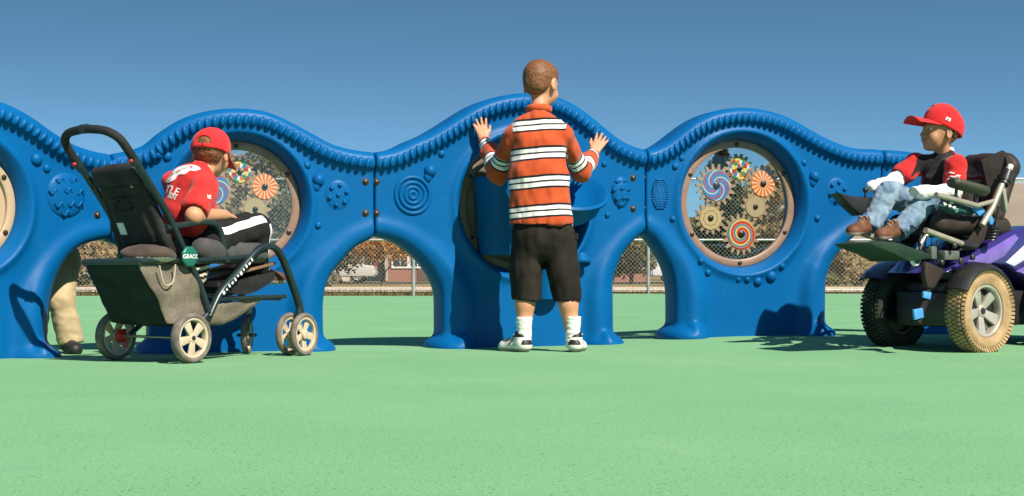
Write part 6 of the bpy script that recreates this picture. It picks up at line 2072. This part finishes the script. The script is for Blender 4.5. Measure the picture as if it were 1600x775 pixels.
# -------------------------------------------------- parked vehicles
M_CARW = mat('white_paint', (.72, .71, .69), .3, spec=.5, coat=.5)
M_CARP = mat('pale_gold_paint', (.50, .46, .40), .3, spec=.5, coat=.5)
M_GLASSD = mat('car_glass', (.02, .025, .03), .08, spec=.8)
M_TAIL = mat('tail_lamp', (.35, .015, .012), .3)
M_TYREC = mat('car_tyre', (.02, .02, .02), .9)
def car(name, label, cx, y, L_, prof, roof, mb_, face, hw=.85):
    """prof: (along, z) outline of the body; roof: outline of the cabin; face +1 looks right"""
    T = empty(name, (cx, y, 0), label, 'van' if 'van' in name else 'car')
    def at(u, w_, z): return Vector((cx + face * u * L_, y + w_, z))
    m = MB(); m.prism([at(u, -hw, z) for u, z in prof], (0, 2 * hw, 0)); m.build('body', mb_, T, bevel=.07, seg=3)
    m = MB(); m.prism([at(u, -hw + .12, z) for u, z in roof], (0, 2 * hw - .24, 0)); cab = m.build('cabin', mb_, T, bevel=.06, seg=3)
    us = [u for u, _ in roof]; zs = [z for _, z in roof]
    uc = (min(us) + max(us)) / 2; zc = min(zs)
    for k, (a, b) in enumerate(((-.46, -.04), (.02, .44))):
        Wd = max(us) - min(us)
        m = MB()
        h_ = max(zs) - zc
        ins = lambda t, z: at(uc + Wd * t * (1 - .25 * z), -hw + .10, zc + h_ * (.12 + .68 * z))
        m.prism([ins(a, 0), ins(b, 0), ins(b, 1), ins(a, 1)], (0, .03, 0)); m.build('side_window', M_GLASSD, cab, smooth=False)
    for u in (-.31, .31):
        for s_ in (-1, 1):
            wheel('wheel', at(u, s_ * (hw - .1), .32), (0, s_, 0), .32, .2, T, M_TYREC, M_ALLOY, 5, .62)
    for s_ in (-1, 1):
        m = MB(); m.box(at(-.497, s_ * (hw - .14), .85), (.03, .10, .16)); m.build('tail_lamp', M_TAIL, T, bevel=.01)
        m = MB(); m.box(at(.497, s_ * (hw - .2), .68), (.03, .15, .08)); m.build('headlamp', M_TRIM, T, bevel=.01)
    m = MB(); m.box(at(-.505, 0, .48), (.03, hw - .05, .10)); m.build('bumper', M_DOORC if False else mb_, T, bevel=.02)
    return T


d = 74
car('white_van', 'white van parked behind the fence beside the arch rib', bx(1018, d) + 2.25, d, 4.6, [(-.5, .30), (-.5, 1.02), (-.36, 1.06), (.22, 1.06), (.44, .96), (.5, .72), (.5, .30)], [(-.48, 1.0), (-.43, 1.70), (-.36, 1.78), (.08, 1.76), (.26, 1.0)], M_CARW, 1)
car('parked_car', 'pale gold saloon parked beyond the fence before the pale house', bx(518, d), d, 4.3, [(-.5, .28), (-.5, .82), (-.3, .90), (.2, .88), (.45, .76), (.5, .6), (.5, .28)], [(-.34, .85), (-.2, 1.36), (.04, 1.38), (.24, .85)], M_CARP, -1, .8)
car('parked_car', 'white saloon parked beyond the fence behind the stroller', bx(150, d), d, 4.3, [(-.5, .28), (-.5, .82), (-.3, .90), (.2, .88), (.45, .76), (.5, .6), (.5, .28)], [(-.34, .85), (-.2, 1.36), (.04, 1.38), (.24, .85)], M_CARW, 1, .8)
# far treeline on the slope at the horizon
mb = MB()
rg_ = np.random.default_rng(3)
n = 9000
X = rg_.uniform(150, 620, n)
for x in X:
    z = ridge_b(x) + rg_.uniform(-.5, 3.2); y = 1395 + rg_.uniform(-12, 12)
    s = rg_.uniform(1.0, 2.2)
    mb.add([(x - s, y, z - s * .6), (x + s, y + rg_.uniform(-1, 1), z - s * .6), (x + rg_.uniform(-.4, .4), y, z + s)], [(0, 1, 2)])
tag(mb.build('treeline', leaf_mat('leaf_far', (.05, .09, .05), (.08, .13, .07)), None, smooth=False), kind='stuff')
# -------------------------------------------------- far-off wood behind the houses, one mass
rg_ = np.random.default_rng(17)
Ps = []
for i in range(150):
    y = rg_.uniform(126, 165); x = rg_.uniform(-75, 42) * y / 140
    h = rg_.uniform(2.6, 6.0); w_ = rg_.uniform(1.6, 3.2)
    for k in range(5):
        c = np.array((x + rg_.normal(0, w_ * .4), y + rg_.normal(0, 1), h * rg_.uniform(.25, .85)))
        q = rg_.normal(0, 1, (46, 3)); q /= np.linalg.norm(q, axis=1)[:, None]; q *= w_ * .6 * rg_.uniform(.3, 1.05, (46, 1))
        Ps.append(c + q * (1, 1, .75))
P0 = np.concatenate(Ps); P0 = P0[P0[:, 2] > .1]
m_ = len(P0); a = rg_.normal(0, 1, (m_, 3)); a /= np.linalg.norm(a, axis=1)[:, None]
b = np.cross(a, rg_.normal(0, 1, (m_, 3))); b /= np.linalg.norm(b, axis=1)[:, None]
s = .30 * rg_.uniform(.5, 1.2, (m_, 1))
V = np.stack([P0 - a * s, P0 + b * s * .6, P0 + a * s, P0 - b * s * .6], 1).reshape(-1, 3)
tag(link('woods', mesh('woods', V, np.arange(4 * m_).reshape(-1, 4)), leaf_mat('leaf_wood', (.14, .12, .06), (.34, .25, .13)), None, smooth=False), kind='stuff')
